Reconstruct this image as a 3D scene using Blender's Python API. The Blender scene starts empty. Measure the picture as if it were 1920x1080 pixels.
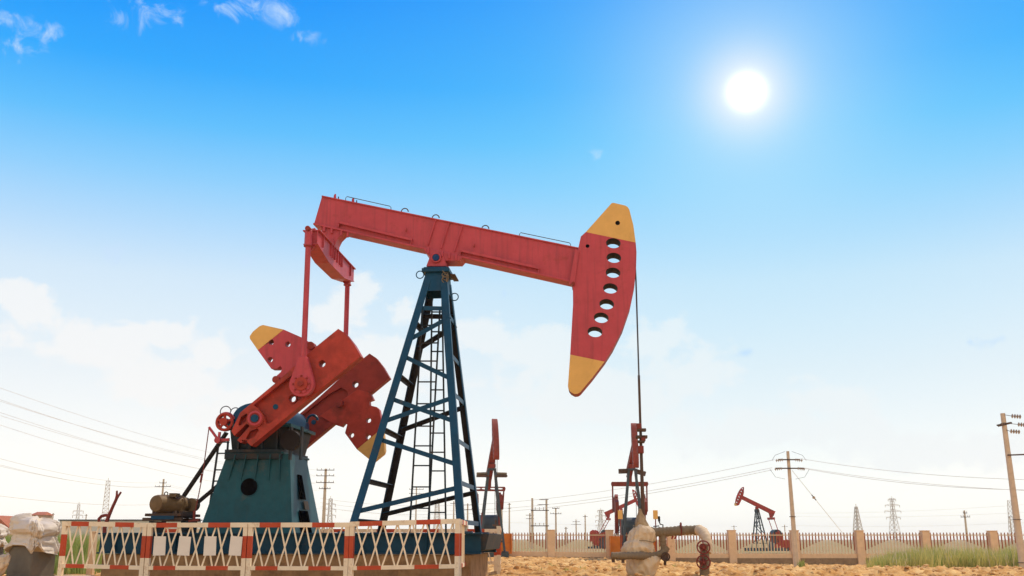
import bpy, math, random
from math import sin, cos, tan, atan, atan2, pi, sqrt, radians, exp
from mathutils import Vector, Matrix, noise
from mathutils.geometry import tessellate_polygon
random.seed(7)
SC = bpy.context.scene
COL = SC.collection

# ------------------------------------------------------------------ camera
F = 1900.0; HOR = 1010.0; HC = 0.85
PITCH = atan((HOR - 540) / F)
cam = bpy.data.cameras.new('camera'); co = bpy.data.objects.new('camera', cam); COL.objects.link(co)
cam.sensor_width = 36; cam.lens = 36 * F / 1920; cam.clip_end = 9000; cam.clip_start = 0.1
co.location = (0, 0, HC); co.rotation_euler = (pi / 2 + PITCH, 0, 0)
SC.camera = co
SC.view_settings.view_transform = 'Standard'; SC.view_settings.look = 'None'
SC.view_settings.exposure = 0.0; SC.view_settings.gamma = 1
SC.render.resolution_x = 1024; SC.render.resolution_y = 576
SC.cycles.max_bounces = 6; SC.cycles.diffuse_bounces = 4

def ray(px, py):
    cx = (px - 960) / F; cy = (540 - py) / F
    return Vector((cx, cos(PITCH) - cy * sin(PITCH), sin(PITCH) + cy * cos(PITCH)))
def at(px, py, Y):
    d = ray(px, py); return Vector((0, 0, HC)) + d * (Y / d.y)

# ------------------------------------------------------------------ sun + sky
SUNDIR = ray(1400, 172).normalized()
SUN_AZ = radians(38); SUN_EL = radians(50)
sl = bpy.data.lights.new('sun', 'SUN'); so = bpy.data.objects.new('sun', sl); COL.objects.link(so)
sl.energy = 3.6; sl.angle = radians(0.53); sl.color = (1.0, 0.86, 0.66)
sd = Vector((sin(SUN_AZ) * cos(SUN_EL), cos(SUN_AZ) * cos(SUN_EL), sin(SUN_EL)))
so.rotation_euler = (-sd).to_track_quat('-Z', 'Y').to_euler(); so.location = (0, 0, 60)

def lin(c):
    return tuple(((x / 255) / 12.92 if x / 255 <= 0.04045 else ((x / 255 + 0.055) / 1.055) ** 2.4) for x in c)

W = bpy.data.worlds.new("World"); SC.world = W; W.use_nodes = True
def build_world():
    nt = W.node_tree; N = nt.nodes; L = nt.links; N.clear()
    def nd(t, **k):
        n = N.new(t)
        for a, b in k.items(): setattr(n, a, b)
        return n
    def M(op, a, b=None, c=None, clamp=False):
        n = nd('ShaderNodeMath', operation=op, use_clamp=clamp)
        for i, v in enumerate((a, b, c)):
            if v is None: continue
            if isinstance(v, (int, float)): n.inputs[i].default_value = v
            else: L.new(v, n.inputs[i])
        return n.outputs[0]
    def smooth(v, a, b):
        n = nd('ShaderNodeMapRange', interpolation_type='SMOOTHSTEP'); L.new(v, n.inputs['Value'])
        n.inputs['From Min'].default_value = a; n.inputs['From Max'].default_value = b
        return n.outputs['Result']
    def mix(f, a, b, bt='MIX'):
        n = nd('ShaderNodeMix', data_type='RGBA', blend_type=bt)
        if isinstance(f, (int, float)): n.inputs[0].default_value = f
        else: L.new(f, n.inputs[0])
        for i, v in ((6, a), (7, b)):
            if isinstance(v, tuple): n.inputs[i].default_value = (*v[:3], 1)
            else: L.new(v, n.inputs[i])
        return n.outputs[2]
    tc = nd('ShaderNodeTexCoord'); sep = nd('ShaderNodeSeparateXYZ'); L.new(tc.outputs['Generated'], sep.inputs[0])
    X, Y, Z = sep.outputs
    az = M('ARCTAN2', X, Y); el = M('ARCSINE', Z)
    r = nd('ShaderNodeValToRGB'); L.new(M('DIVIDE', el, pi / 2), r.inputs[0])
    st = [(0, (255, 249, 237)), (3.1, (255, 252, 244)), (6, (248, 250, 249)), (9, (238, 246, 251)), (11.5, (226, 241, 252)),
          (13.9, (214, 235, 252)), (16.4, (184, 222, 254)), (19.3, (142, 208, 255)), (22, (96, 192, 255)), (25, (52, 170, 255)),
          (29.8, (10, 146, 253)), (45, (10, 124, 242)), (90, (20, 70, 170))]
    els = r.color_ramp.elements
    while len(els) < len(st): els.new(0.5)
    for e, (d, c) in zip(els, st):
        k = 1.22 if d < 1 else 1.12 if d < 4 else 1.04 if d < 7 else 1.0; e.position = d / 90; e.color = (*[q * k for q in lin(c)], 1)
    base = r.outputs[0]
    # a share of the physical sky in the mix
    sky = nd('ShaderNodeTexSky', sky_type='NISHITA', sun_disc=False, sun_elevation=SUN_EL, sun_rotation=SUN_AZ)
    sk = nd('ShaderNodeVectorMath', operation='SCALE'); L.new(sky.outputs[0], sk.inputs[0]); sk.inputs['Scale'].default_value = 0.06
    base = mix(0.01, base, sk.outputs[0])
    # clouds
    def fbm(scale, detail, sx=1, sz=1, dist=0.0, off=0):
        mp = nd('ShaderNodeMapping'); L.new(tc.outputs['Generated'], mp.inputs[0])
        mp.inputs['Scale'].default_value = (sx, sx, sz); mp.inputs['Location'].default_value = (off, off * 2, off)
        n = nd('ShaderNodeTexNoise'); L.new(mp.outputs[0], n.inputs['Vector'])
        n.inputs['Scale'].default_value = scale; n.inputs['Detail'].default_value = detail
        n.inputs['Roughness'].default_value = 0.6; n.inputs['Distortion'].default_value = dist
        return n.outputs['Fac']
    big = fbm(9, 8, 1, 1.4, 0.2); fine = fbm(26, 8, 1, 1.2, 0.25, 3.1)
    wob = M('ADD', M('MULTIPLY', M('SUBTRACT', big, 0.5), 2.2), M('MULTIPLY', M('SUBTRACT', fine, 0.5), 1.6))
    def blob(px, py, rx, ry, p=1.0):
        d = ray(px, py); a0 = atan2(d.x, d.y); e0 = math.asin(d.normalized().z)
        u = M('DIVIDE', M('SUBTRACT', az, a0), rx / F); v = M('DIVIDE', M('SUBTRACT', el, e0), ry / F)
        q = M('SQRT', M('ADD', M('MULTIPLY', u, u), M('MULTIPLY', v, v)))
        return M('MULTIPLY', M('SUBTRACT', 1.0, q, None), p)
    def cover(blobs, soft, k):
        acc = None
        for b in blobs:
            o = blob(*b); acc = o if acc is None else M('SMOOTH_MAX', acc, o, 0.25)
        return smooth(M('ADD', acc, M('MULTIPLY', wob, k)), 0.0, soft)
    low = [(60, 590, 90, 55), (170, 640, 110, 50), (330, 625, 70, 38), (400, 660, 80, 45), (330, 720, 130, 50), (450, 760, 120, 50), (690, 540, 60, 40), (640, 590, 70, 50), (760, 590, 60, 45), (740, 680, 200, 60),
           (900, 640, 90, 45), (1000, 660, 110, 55), (1230, 640, 80, 55), (1290, 700, 120, 60), (1100, 740, 180, 60), (1540, 750, 110, 45), (1440, 800, 190, 60), (1750, 850, 200, 45)]
    f1 = cover(low, 0.5, 1.3)
    base = mix(M('MULTIPLY', f1, 0.7), base, lin((253, 251, 249)))
    st1 = fbm(34, 9, 1, 1.0, 0.9, 7.7)
    hi = [(275, 40, 75, 52), (60, 45, 70, 30), (35, 90, 45, 26), (440, 12, 60, 30), (530, 20, 50, 30), (575, 72, 34, 14), (1118, 295, 30, 20), (215, 472, 34, 28), (460, 490, 16, 14), (1850, 640, 40, 14), (1400, 662, 30, 12), (960, 553, 26, 12)]
    acc = None
    for b in hi:
        o = blob(*b); acc = o if acc is None else M('MAXIMUM', acc, o)
    f2 = smooth(M('ADD', acc, M('MULTIPLY', M('SUBTRACT', st1, 0.53), 5.0)), 0.0, 1.6)
    f2 = M('MULTIPLY', f2, smooth(acc, -0.45, 0.3))
    base = mix(M('MULTIPLY', f2, 0.85), base, lin((205, 228, 255)))
    # glow round the sun
    dt = nd('ShaderNodeVectorMath', operation='DOT_PRODUCT'); L.new(tc.outputs['Generated'], dt.inputs[0]); dt.inputs[1].default_value = SUNDIR
    ang = M('MULTIPLY', M('ARCCOSINE', M('MINIMUM', dt.outputs['Value'], 0.999999)), 180 / pi)
    def gauss(s, a): return M('MULTIPLY', M('EXPONENT', M('MULTIPLY', M('MULTIPLY', ang, ang), -1 / (s * s))), a)
    veil = gauss(19.0, 0.30)
    base = mix(veil, base, lin((130, 226, 255)))
    base = mix(gauss(6.5, 0.46), base, lin((220, 244, 255)))
    base = mix(gauss(2.2, 0.85), base, (1.0, 1.0, 1.0)); g = gauss(0.68, 2.4)
    gc = nd('ShaderNodeCombineXYZ')
    for i, k in enumerate((1.0, 1.0, 1.0)): L.new(M('MULTIPLY', g, k), gc.inputs[i])
    base = mix(1.0, base, gc.outputs[0], 'ADD')
    # sky behind the camera brightened and warmed: added fill for camera-facing faces
    back = smooth(Y, 0.15, -0.6)
    base = mix(M('MULTIPLY', back, 0.75), base, BACKSKY_FILL)
    bg = nd('ShaderNodeBackground'); L.new(base, bg.inputs[0]); bg.inputs[1].default_value = 1.0
    out = nd('ShaderNodeOutputWorld'); L.new(bg.outputs[0], out.inputs[0])
BACKSKY_FILL = (1.15, 1.02, 0.85)
build_world()

# ------------------------------------------------------------------ materials
MATS = {}
def mat(name, col, rough=0.6, metal=0.0, var=0.12, scale=3.0, stain=None, st_amt=0.0, st_scale=2.5, bump=0.15, bscale=40, streak=0.0, spec=0.2, sheen=0):
    if name in MATS: return MATS[name]
    m = bpy.data.materials.new(name); m.use_nodes = True; nt = m.node_tree; N = nt.nodes; L = nt.links
    b = N['Principled BSDF']; b.inputs['Roughness'].default_value = rough; b.inputs['Metallic'].default_value = metal
    b.inputs['Specular IOR Level'].default_value = spec
    tc = N.new('ShaderNodeTexCoord')
    n1 = N.new('ShaderNodeTexNoise'); n1.inputs['Scale'].default_value = scale; n1.inputs['Detail'].default_value = 9; n1.inputs['Roughness'].default_value = 0.65
    L.new(tc.outputs['Object'], n1.inputs[0])
    r = N.new('ShaderNodeMapRange'); L.new(n1.outputs['Fac'], r.inputs[0])
    r.inputs[1].default_value = 0.3; r.inputs[2].default_value = 0.7; r.inputs[3].default_value = 1 - var; r.inputs[4].default_value = 1 + var
    hs = N.new('ShaderNodeHueSaturation'); hs.inputs['Color'].default_value = (*col, 1); L.new(r.outputs[0], hs.inputs['Value'])
    c = hs.outputs[0]
    def mixc(f, a, bcol):
        x = N.new('ShaderNodeMix'); x.data_type = 'RGBA'; L.new(f, x.inputs[0]); L.new(a, x.inputs[6]); x.inputs[7].default_value = (*bcol, 1); return x.outputs[2]
    if streak:
        mp = N.new('ShaderNodeMapping'); L.new(tc.outputs['Object'], mp.inputs[0]); mp.inputs['Scale'].default_value = (9, 9, 0.5)
        n3 = N.new('ShaderNodeTexNoise'); n3.inputs['Scale'].default_value = 1.3; n3.inputs['Detail'].default_value = 6; L.new(mp.outputs[0], n3.inputs[0])
        r3 = N.new('ShaderNodeMapRange'); L.new(n3.outputs['Fac'], r3.inputs[0]); r3.inputs[1].default_value = 0.5; r3.inputs[2].default_value = 0.8; r3.inputs[4].default_value = streak
        c = mixc(r3.outputs[0], c, tuple(x * 0.45 + 0.02 for x in col))
    if stain:
        n2 = N.new('ShaderNodeTexNoise'); n2.inputs['Scale'].default_value = st_scale; n2.inputs['Detail'].default_value = 12; n2.inputs['Roughness'].default_value = 0.72
        mp2 = N.new('ShaderNodeMapping'); L.new(tc.outputs['Object'], mp2.inputs[0]); mp2.inputs['Location'].default_value = (4.2, 1.1, 7.3); L.new(mp2.outputs[0], n2.inputs[0])
        r2 = N.new('ShaderNodeMapRange'); L.new(n2.outputs['Fac'], r2.inputs[0]); r2.inputs[1].default_value = 0.62 - st_amt * 0.3; r2.inputs[2].default_value = 0.72 - st_amt * 0.2; r2.inputs[4].default_value = min(1, 0.35 + st_amt)
        c = mixc(r2.outputs[0], c, stain)
    L.new(c, b.inputs['Base Color'])
    if bump:
        n4 = N.new('ShaderNodeTexNoise'); n4.inputs['Scale'].default_value = bscale; n4.inputs['Detail'].default_value = 6; L.new(tc.outputs['Object'], n4.inputs[0])
        bp = N.new('ShaderNodeBump'); bp.inputs['Strength'].default_value = bump; bp.inputs['Distance'].default_value = 0.02; L.new(n4.outputs['Fac'], bp.inputs['Height']); L.new(bp.outputs[0], b.inputs['Normal'])
    MATS[name] = m; return m
RED = mat('red_paint', (0.50, 0.068, 0.082), 0.45, var=0.10, stain=(0.30, 0.05, 0.035), st_amt=0.16, streak=0.65)
ORED = mat('orange_red_paint', (0.40, 0.047, 0.028), 0.5, var=0.28, stain=(0.16, 0.035, 0.02), st_amt=0.30, st_scale=1.6)
DRED = mat('dark_red_paint', (0.30, 0.038, 0.025), 0.55, var=0.2, stain=(0.12, 0.03, 0.02), st_amt=0.35, st_scale=2)
YEL = mat('yellow_paint', (0.74, 0.43, 0.12), 0.5, var=0.08, stain=(0.45, 0.22, 0.06), st_amt=0.08)
BLUE = mat('blue_paint', (0.002, 0.054, 0.112), 0.45, var=0.22, stain=(0.10, 0.07, 0.04), st_amt=0.12, streak=0.3)
CAPB = mat('deep_blue_cap', (0.006, 0.04, 0.13), 0.5)
NAVY = mat('navy_skid_paint', (0.003, 0.042, 0.075), 0.5, var=0.25, stain=(0.08, 0.05, 0.03), st_amt=0.15)
TEAL = mat('teal_paint', (0.009, 0.075, 0.092), 0.5, var=0.22, stain=(0.15, 0.085, 0.035), st_amt=0.16, st_scale=1.1, streak=0.4)
DKBROWN = mat('dark_brown_steel', (0.022, 0.016, 0.012), 0.7, var=0.3)  # near-black brown for inner leg and brace faces and horsehead hole walls
DARKB = mat('grimy_blue_steel', (0.018, 0.03, 0.036), 0.6, var=0.3, stain=(0.07, 0.045, 0.03), st_amt=0.4)
BLACK = mat('black_steel', (0.018, 0.014, 0.012), 0.6)
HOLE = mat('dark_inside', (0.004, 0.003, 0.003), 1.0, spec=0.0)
STEEL = mat('rusty_steel', (0.10, 0.065, 0.045), 0.65, 0.2, var=0.3, stain=(0.16, 0.06, 0.025), st_amt=0.3)
CABLE = mat('cable_steel', (0.09, 0.085, 0.09), 0.5, 0.5)
MOTOR = mat('motor_tan', (0.17, 0.105, 0.045), 0.6, var=0.25, stain=(0.07, 0.045, 0.02), st_amt=0.35)
CONC = mat('concrete', (0.40, 0.30, 0.19), 0.9, var=0.2, stain=(0.20, 0.12, 0.06), st_amt=0.35, bump=0.4, bscale=18)
BCONC = mat('brown_concrete', (0.32, 0.19, 0.085), 0.9, var=0.3, stain=(0.16, 0.085, 0.035), st_amt=0.35, bump=0.5, bscale=14, streak=0.5)
WHT = mat('cream_white_paint', (0.86, 0.72, 0.51), 0.5, var=0.08, stain=(0.42, 0.20, 0.08), st_amt=0.18, st_scale=7)
ORG = mat('red_orange_band', (0.50, 0.075, 0.028), 0.5, var=0.2, stain=(0.60, 0.40, 0.25), st_amt=0.10, st_scale=9)
PLATE = mat('placard_white', (0.82, 0.74, 0.62), 0.6, var=0.05, stain=(0.5, 0.35, 0.2), st_amt=0.1, st_scale=8)
GUARD = mat('orange_guard', (0.70, 0.20, 0.02), 0.5, var=0.12, stain=(0.3, 0.09, 0.02), st_amt=0.1)
POLE = mat('pole_concrete', (0.62, 0.48, 0.33), 0.85, var=0.12, bump=0.2, stain=(0.35, 0.24, 0.14), st_amt=0.1)
FPIL = mat('fence_plaster', (0.74, 0.52, 0.31), 0.9, var=0.10, stain=(0.42, 0.24, 0.11), st_amt=0.12, bump=0.3)
FBASE = mat('fence_footing', (0.30, 0.20, 0.11), 0.95, var=0.25, bump=0.5, stain=(0.18, 0.11, 0.06), st_amt=0.3)
PICKW = mat('picket_cream', (0.68, 0.53, 0.33), 0.7, var=0.1)
PICKB = mat('picket_brown', (0.36, 0.12, 0.05), 0.7, var=0.15)
TARP = mat('woven_sheet', (0.66, 0.50, 0.31), 0.75, var=0.12, stain=(0.45, 0.32, 0.18), st_amt=0.15, st_scale=5, bump=0.5, bscale=9)
WTARP = mat('white_sheet', (0.66, 0.57, 0.45), 0.6, var=0.06, stain=(0.55, 0.42, 0.28), st_amt=0.10, st_scale=4, bump=0.4, bscale=8)
GREY = mat('grey_box', (0.16, 0.14, 0.105), 0.6, var=0.15, stain=(0.2, 0.14, 0.08), st_amt=0.2)
LAG = mat('pipe_lagging', (0.22, 0.165, 0.10), 0.9, var=0.22, bump=0.8, bscale=22, stain=(0.2, 0.13, 0.07), st_amt=0.25)
RUSTR = mat('rust_red', (0.20, 0.038, 0.026), 0.55, var=0.25, stain=(0.1, 0.03, 0.02), st_amt=0.2)
INSUL = mat('insulator_porcelain', (0.48, 0.36, 0.24), 0.35, var=0.1)
WIRE = mat('wire_aluminium', (0.66, 0.62, 0.55), 0.5, 0.3)
LATT = mat('galvanised_lattice', (0.62, 0.53, 0.41), 0.6, 0.2)
ROOF = mat('red_roof_tile', (0.42, 0.13, 0.06), 0.8, var=0.2)
WALLT = mat('tan_wall', (0.52, 0.34, 0.2), 0.9)
PALE = mat('pale_sheet_wall', (0.62, 0.58, 0.48), 0.8)
RUSTP = mat('faded_red_paint', (0.25, 0.05, 0.03), 0.6, var=0.2, stain=(0.15, 0.045, 0.025), st_amt=0.3)
GREYB = mat('grey_blue_paint', (0.055, 0.075, 0.082), 0.5, var=0.2, stain=(0.12, 0.07, 0.04), st_amt=0.2)

# ------------------------------------------------------------------ mesh builder
class MB:
    def __init__(s): s.v = []; s.f = []; s.m = []; s.mats = []
    def mi(s, m):
        if m not in s.mats: s.mats.append(m)
        return s.mats.index(m)
    def add(s, vs, fs, m):
        k = len(s.v); i = s.mi(m); s.v += [tuple(v) for v in vs]
        for f in fs: s.f.append([a + k for a in f]); s.m.append(i)
        return s
    def hexa(s, a, b, m):            # a, b: two quads facing each other
        return s.add(list(a) + list(b), [(3, 2, 1, 0), (4, 5, 6, 7), (0, 1, 5, 4), (1, 2, 6, 5), (2, 3, 7, 6), (3, 0, 4, 7)], m)
    def box(s, lo, hi, m):
        x0, y0, z0 = lo; x1, y1, z1 = hi
        return s.hexa([(x0, y0, z0), (x1, y0, z0), (x1, y1, z0), (x0, y1, z0)], [(x0, y0, z1), (x1, y0, z1), (x1, y1, z1), (x0, y1, z1)], m)
    def bar(s, p, q, w, h, m, side=(0, 1, 0), off=0.0):   # w along side, h across
        p = Vector(p); q = Vector(q); d = (q - p).normalized(); a = Vector(side); a = (a - d * a.dot(d)).normalized(); b = d.cross(a)
        p = p + a * off; q = q + a * off
        c = [(-w / 2, -h / 2), (w / 2, -h / 2), (w / 2, h / 2), (-w / 2, h / 2)]
        return s.hexa([p + a * i + b * j for i, j in c], [q + a * i + b * j for i, j in c], m)
    def angle(s, p, q, w, t, m, a, b, mi=None):                    # L section, corner on the line, flanges along a and b
        p = Vector(p); q = Vector(q); d = (q - p).normalized(); a = Vector(a); b = Vector(b)
        a = (a - d * a.dot(d)).normalized(); b = (b - d * b.dot(d) - a * (b - d * b.dot(d)).dot(a)).normalized()
        s.hexa([p, p + a * w, p + a * w + b * t, p + b * t], [q, q + a * w, q + a * w + b * t, q + b * t], m)
        s.hexa([p + b * t, p + a * t + b * t, p + a * t + b * w, p + b * w], [q + b * t, q + a * t + b * t, q + a * t + b * w, q + b * w], m)
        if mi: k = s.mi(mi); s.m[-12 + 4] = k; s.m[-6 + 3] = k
        return s
    def tube(s, pts, r, m, n=10, cap=True):
        pts = [Vector(p) for p in pts]; k = len(pts); R = r if isinstance(r, (list, tuple)) else [r] * k
        vs = []; fs = []; up = None
        for i, p in enumerate(pts):
            d = (pts[min(i + 1, k - 1)] - pts[max(i - 1, 0)]).normalized()
            if up is None: up = d.orthogonal().normalized()
            up = (up - d * up.dot(d)); up = up.normalized() if up.length > 1e-6 else d.orthogonal().normalized()
            b = d.cross(up)
            for j in range(n):
                t = 2 * pi * j / n; vs.append(p + (up * cos(t) + b * sin(t)) * R[i])
        for i in range(k - 1):
            for j in range(n):
                fs.append((i * n + j, i * n + (j + 1) % n, (i + 1) * n + (j + 1) % n, (i + 1) * n + j))
        if cap: fs.append(tuple(range(n - 1, -1, -1))); fs.append(tuple((k - 1) * n + j for j in range(n)))
        return s.add(vs, fs, m)
    def ring(s, c, axis, R, r, m, n=28, k=8, a0=0, a1=2 * pi):
        c = Vector(c); ax = Vector(axis).normalized(); u = ax.orthogonal().normalized() if abs(ax.z) > .9 else Vector((0, 0, 1)).cross(ax).normalized(); w = ax.cross(u)
        full = abs(a1 - a0 - 2 * pi) < 1e-6
        pts = [c + (u * cos(a0 + (a1 - a0) * i / n) + w * sin(a0 + (a1 - a0) * i / n)) * R for i in range(n + 1)]
        return s.tube(pts, r, m, k, cap=not full)
    def plate(s, out, holes, v0, v1, m, mh=None, mo=None):                  # outline in (s,z), thickness along v
        loops = [out] + holes
        tri = tessellate_polygon([[Vector((a, b, 0)) for a, b in lp] for lp in loops])
        flat = [p for lp in loops for p in lp]; n = len(flat)
        vs = [(a, v0, b) for a, b in flat] + [(a, v1, b) for a, b in flat]
        fs = []
        for t in tri: fs.append(tuple(t)); fs.append(tuple(x + n for x in reversed(t)))
        k = 0
        for lp in loops:
            l = len(lp)
            for i in range(l): fs.append((k + i, k + (i + 1) % l, n + k + (i + 1) % l, n + k + i))
            k += l
        f0 = len(s.m); s.add(vs, fs, m); a = f0 + 2 * len(tri); b = a + len(out)
        if mo: s.m[a:b] = [s.mi(mo)] * (b - a)
        if mh: s.m[b:] = [s.mi(mh)] * (len(s.m) - b)
        return s
    def build(s, name, parent=None, bevel=0, smooth=True):
        me = bpy.data.meshes.new(name); me.from_pydata(s.v, [], s.f)
        for m in s.mats: me.materials.append(m)
        me.polygons.foreach_set('material_index', s.m)
        import bmesh
        bm = bmesh.new(); bm.from_mesh(me); bmesh.ops.recalc_face_normals(bm, faces=bm.faces); bm.to_mesh(me); bm.free()
        if smooth:
            me.polygons.foreach_set('use_smooth', [True] * len(me.polygons)); me.set_sharp_from_angle(angle=radians(38))
        me.update()
        o = bpy.data.objects.new(name, me); COL.objects.link(o)
        if parent: o.parent = parent
        if bevel:
            b = o.modifiers.new('bevel', 'BEVEL'); b.width = bevel; b.segments = 2; b.limit_method = 'ANGLE'; b.angle_limit = radians(40)
        return o
def tag(o, label=None, cat=None, group=None, kind=None):
    if label: o['label'] = label
    if cat: o['category'] = cat
    if group: o['group'] = group
    if kind: o['kind'] = kind
    return o
def empty(name, loc, rz=0):
    o = bpy.data.objects.new(name, None); COL.objects.link(o); o.location = loc; o.rotation_euler = (0, 0, rz); o.empty_display_size = .2; return o
def circ(c, rx, ry=None, n=24, tilt=0.0):
    ry = ry or rx
    return [(c[0] + rx * cos(t) * cos(tilt) - ry * sin(t) * sin(tilt), c[1] + rx * cos(t) * sin(tilt) + ry * sin(t) * cos(tilt)) for t in [2 * pi * i / n for i in range(n)]]

# ------------------------------------------------------------------ ground
def sstep(a, b, x):
    t = max(0, min(1, (x - a) / (b - a))); return t * t * (3 - 2 * t)
def gz(x, y):                                             # the lie of the land
    a = 0.30 + 0.46 * sstep(0, 17, x * 60 / max(y, 30)) - 0.02 * sstep(0, -15, x)
    return -a * sstep(23, 60, y)
def gfull(x, y):
    b = 0.0
    near = 1 - sstep(60, 90, y)
    if near > 0 and -30 < x < 45:
        P = Vector((x, y, 0)); b = noise.fractal(P * 0.55, 0.9, 2.1, 4) * 0.05
        c = noise.fractal(P * 2.3 + Vector((9, 3, 0)), 0.7, 2.1, 4); b += max(0, c) * 0.17 * sstep(0.2, 3.5, x + 0.25 * (y - 22) + 1)
        b += abs(noise.noise(P * 5.1)) * 0.03
        b *= near
    return gz(x, y) + b
def make_ground():
    def axis(segs):
        o = []
        for a, b, st in segs:
            n = max(1, int(round((b - a) / st))); o += [a + (b - a) * i / n for i in range(n)]
        return o + [segs[-1][1]]
    xs = axis([(-1500, -100, 90), (-100, -24, 6), (-24, -14, .6), (-14, 22, .11), (22, 36, .3), (36, 100, 6), (100, 1500, 90)])
    ys = axis([(-60, 10, 10), (10, 20, 1.5), (20, 30, .11), (30, 45, .2), (45, 68, .5), (68, 120, 4), (120, 1600, 80)])
    vs = [(x, y, gfull(x, y)) for y in ys for x in xs]; n = len(xs)
    fs = [(j * n + i, j * n + i + 1, (j + 1) * n + i + 1, (j + 1) * n + i) for j in range(len(ys) - 1) for i in range(n - 1)]
    m = bpy.data.materials.new('sandy_earth'); m.use_nodes = True; nt = m.node_tree; N = nt.nodes; L = nt.links; b = N['Principled BSDF']
    b.inputs['Roughness'].default_value = 0.95; b.inputs['Specular IOR Level'].default_value = 0.1
    tc = N.new('ShaderNodeTexCoord')
    def nz(sc, det, off=0):
        mp = N.new('ShaderNodeMapping'); mp.inputs['Location'].default_value = (off, off, 0); L.new(tc.outputs['Object'], mp.inputs[0])
        n_ = N.new('ShaderNodeTexNoise'); n_.inputs['Scale'].default_value = sc; n_.inputs['Detail'].default_value = det; n_.inputs['Roughness'].default_value = .7; L.new(mp.outputs[0], n_.inputs[0]); return n_.outputs['Fac']
    r = N.new('ShaderNodeValToRGB'); L.new(nz(1.1, 14), r.inputs[0]); e = r.color_ramp.elements
    e[0].position = .33; e[0].color = (.22, .09, .022, 1); e[1].position = .64; e[1].color = (.86, .57, .23, 1)
    k = e.new(.46); k.color = (.60, .30, .085, 1)
    mpr = N.new('ShaderNodeMapping'); mpr.inputs['Scale'].default_value = (.25, 1.1, 1); L.new(tc.outputs['Object'], mpr.inputs[0])
    nr = N.new('ShaderNodeTexNoise'); nr.inputs['Scale'].default_value = .9; nr.inputs['Detail'].default_value = 9; nr.inputs['Roughness'].default_value = .62; L.new(mpr.outputs[0], nr.inputs[0])
    rr = N.new('ShaderNodeMapRange'); L.new(nr.outputs['Fac'], rr.inputs[0]); rr.inputs[1].default_value = .54; rr.inputs[2].default_value = .66; rr.inputs[4].default_value = .6
    mo_ = N.new('ShaderNodeMix'); mo_.data_type = 'RGBA'; L.new(rr.outputs[0], mo_.inputs[0]); L.new(r.outputs[0], mo_.inputs[6]); mo_.inputs[7].default_value = (.26, .125, .04, 1)
    # far land turns to a dry greenish brown
    sep = N.new('ShaderNodeSeparateXYZ'); L.new(tc.outputs['Object'], sep.inputs[0])
    mr = N.new('ShaderNodeMapRange'); L.new(sep.outputs['Y'], mr.inputs[0]); mr.inputs[1].default_value = 64; mr.inputs[2].default_value = 80
    r2 = N.new('ShaderNodeValToRGB'); L.new(nz(.12, 8, 5), r2.inputs[0]); e = r2.color_ramp.elements
    e[0].position = .4; e[0].color = (.42, .27, .14, 1); e[1].position = .6; e[1].color = (.30, .27, .10, 1)
    mx = N.new('ShaderNodeMix'); mx.data_type = 'RGBA'; L.new(mr.outputs[0], mx.inputs[0]); L.new(mo_.outputs[2], mx.inputs[6]); L.new(r2.outputs[0], mx.inputs[7])
    L.new(mx.outputs[2], b.inputs['Base Color'])
    bp = N.new('ShaderNodeBump'); bp.inputs['Strength'].default_value = .8; bp.inputs['Distance'].default_value = .05; L.new(nz(9, 10, 2), bp.inputs['Height']); L.new(bp.outputs[0], b.inputs['Normal'])
    o = MB().add(vs, fs, m).build('ground', smooth=False); o.data.polygons.foreach_set('use_smooth', [True] * len(o.data.polygons))
    o['kind'] = 'structure'
make_ground()

# ------------------------------------------------------------------ main pumping unit
TH = radians(5)
_p = at(821, 490, 23.4); PO = Vector((_p.x, _p.y, 0)); PU = Vector((cos(TH), -sin(TH), 0)); PV = Vector((sin(TH), cos(TH), 0))
def T(px, py, v):                                          # picture point -> (s, z) on the vertical plane at lateral offset v of the unit
    d = ray(px, py); C = Vector((0, 0, HC)); t = (PO + PV * v - C).dot(PV) / d.dot(PV); P = C + d * t
    return (P - PO).dot(PU), P.z
def T3(px, py, v): a = T(px, py, v); return Vector((a[0], v, a[1]))
pump = tag(empty('pumpjack', PO, -TH), 'large red and blue oil pumpjack with yellow tipped horsehead, towering over the lattice barriers', 'pumpjack', 'oil pumpjacks in the field')

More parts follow.
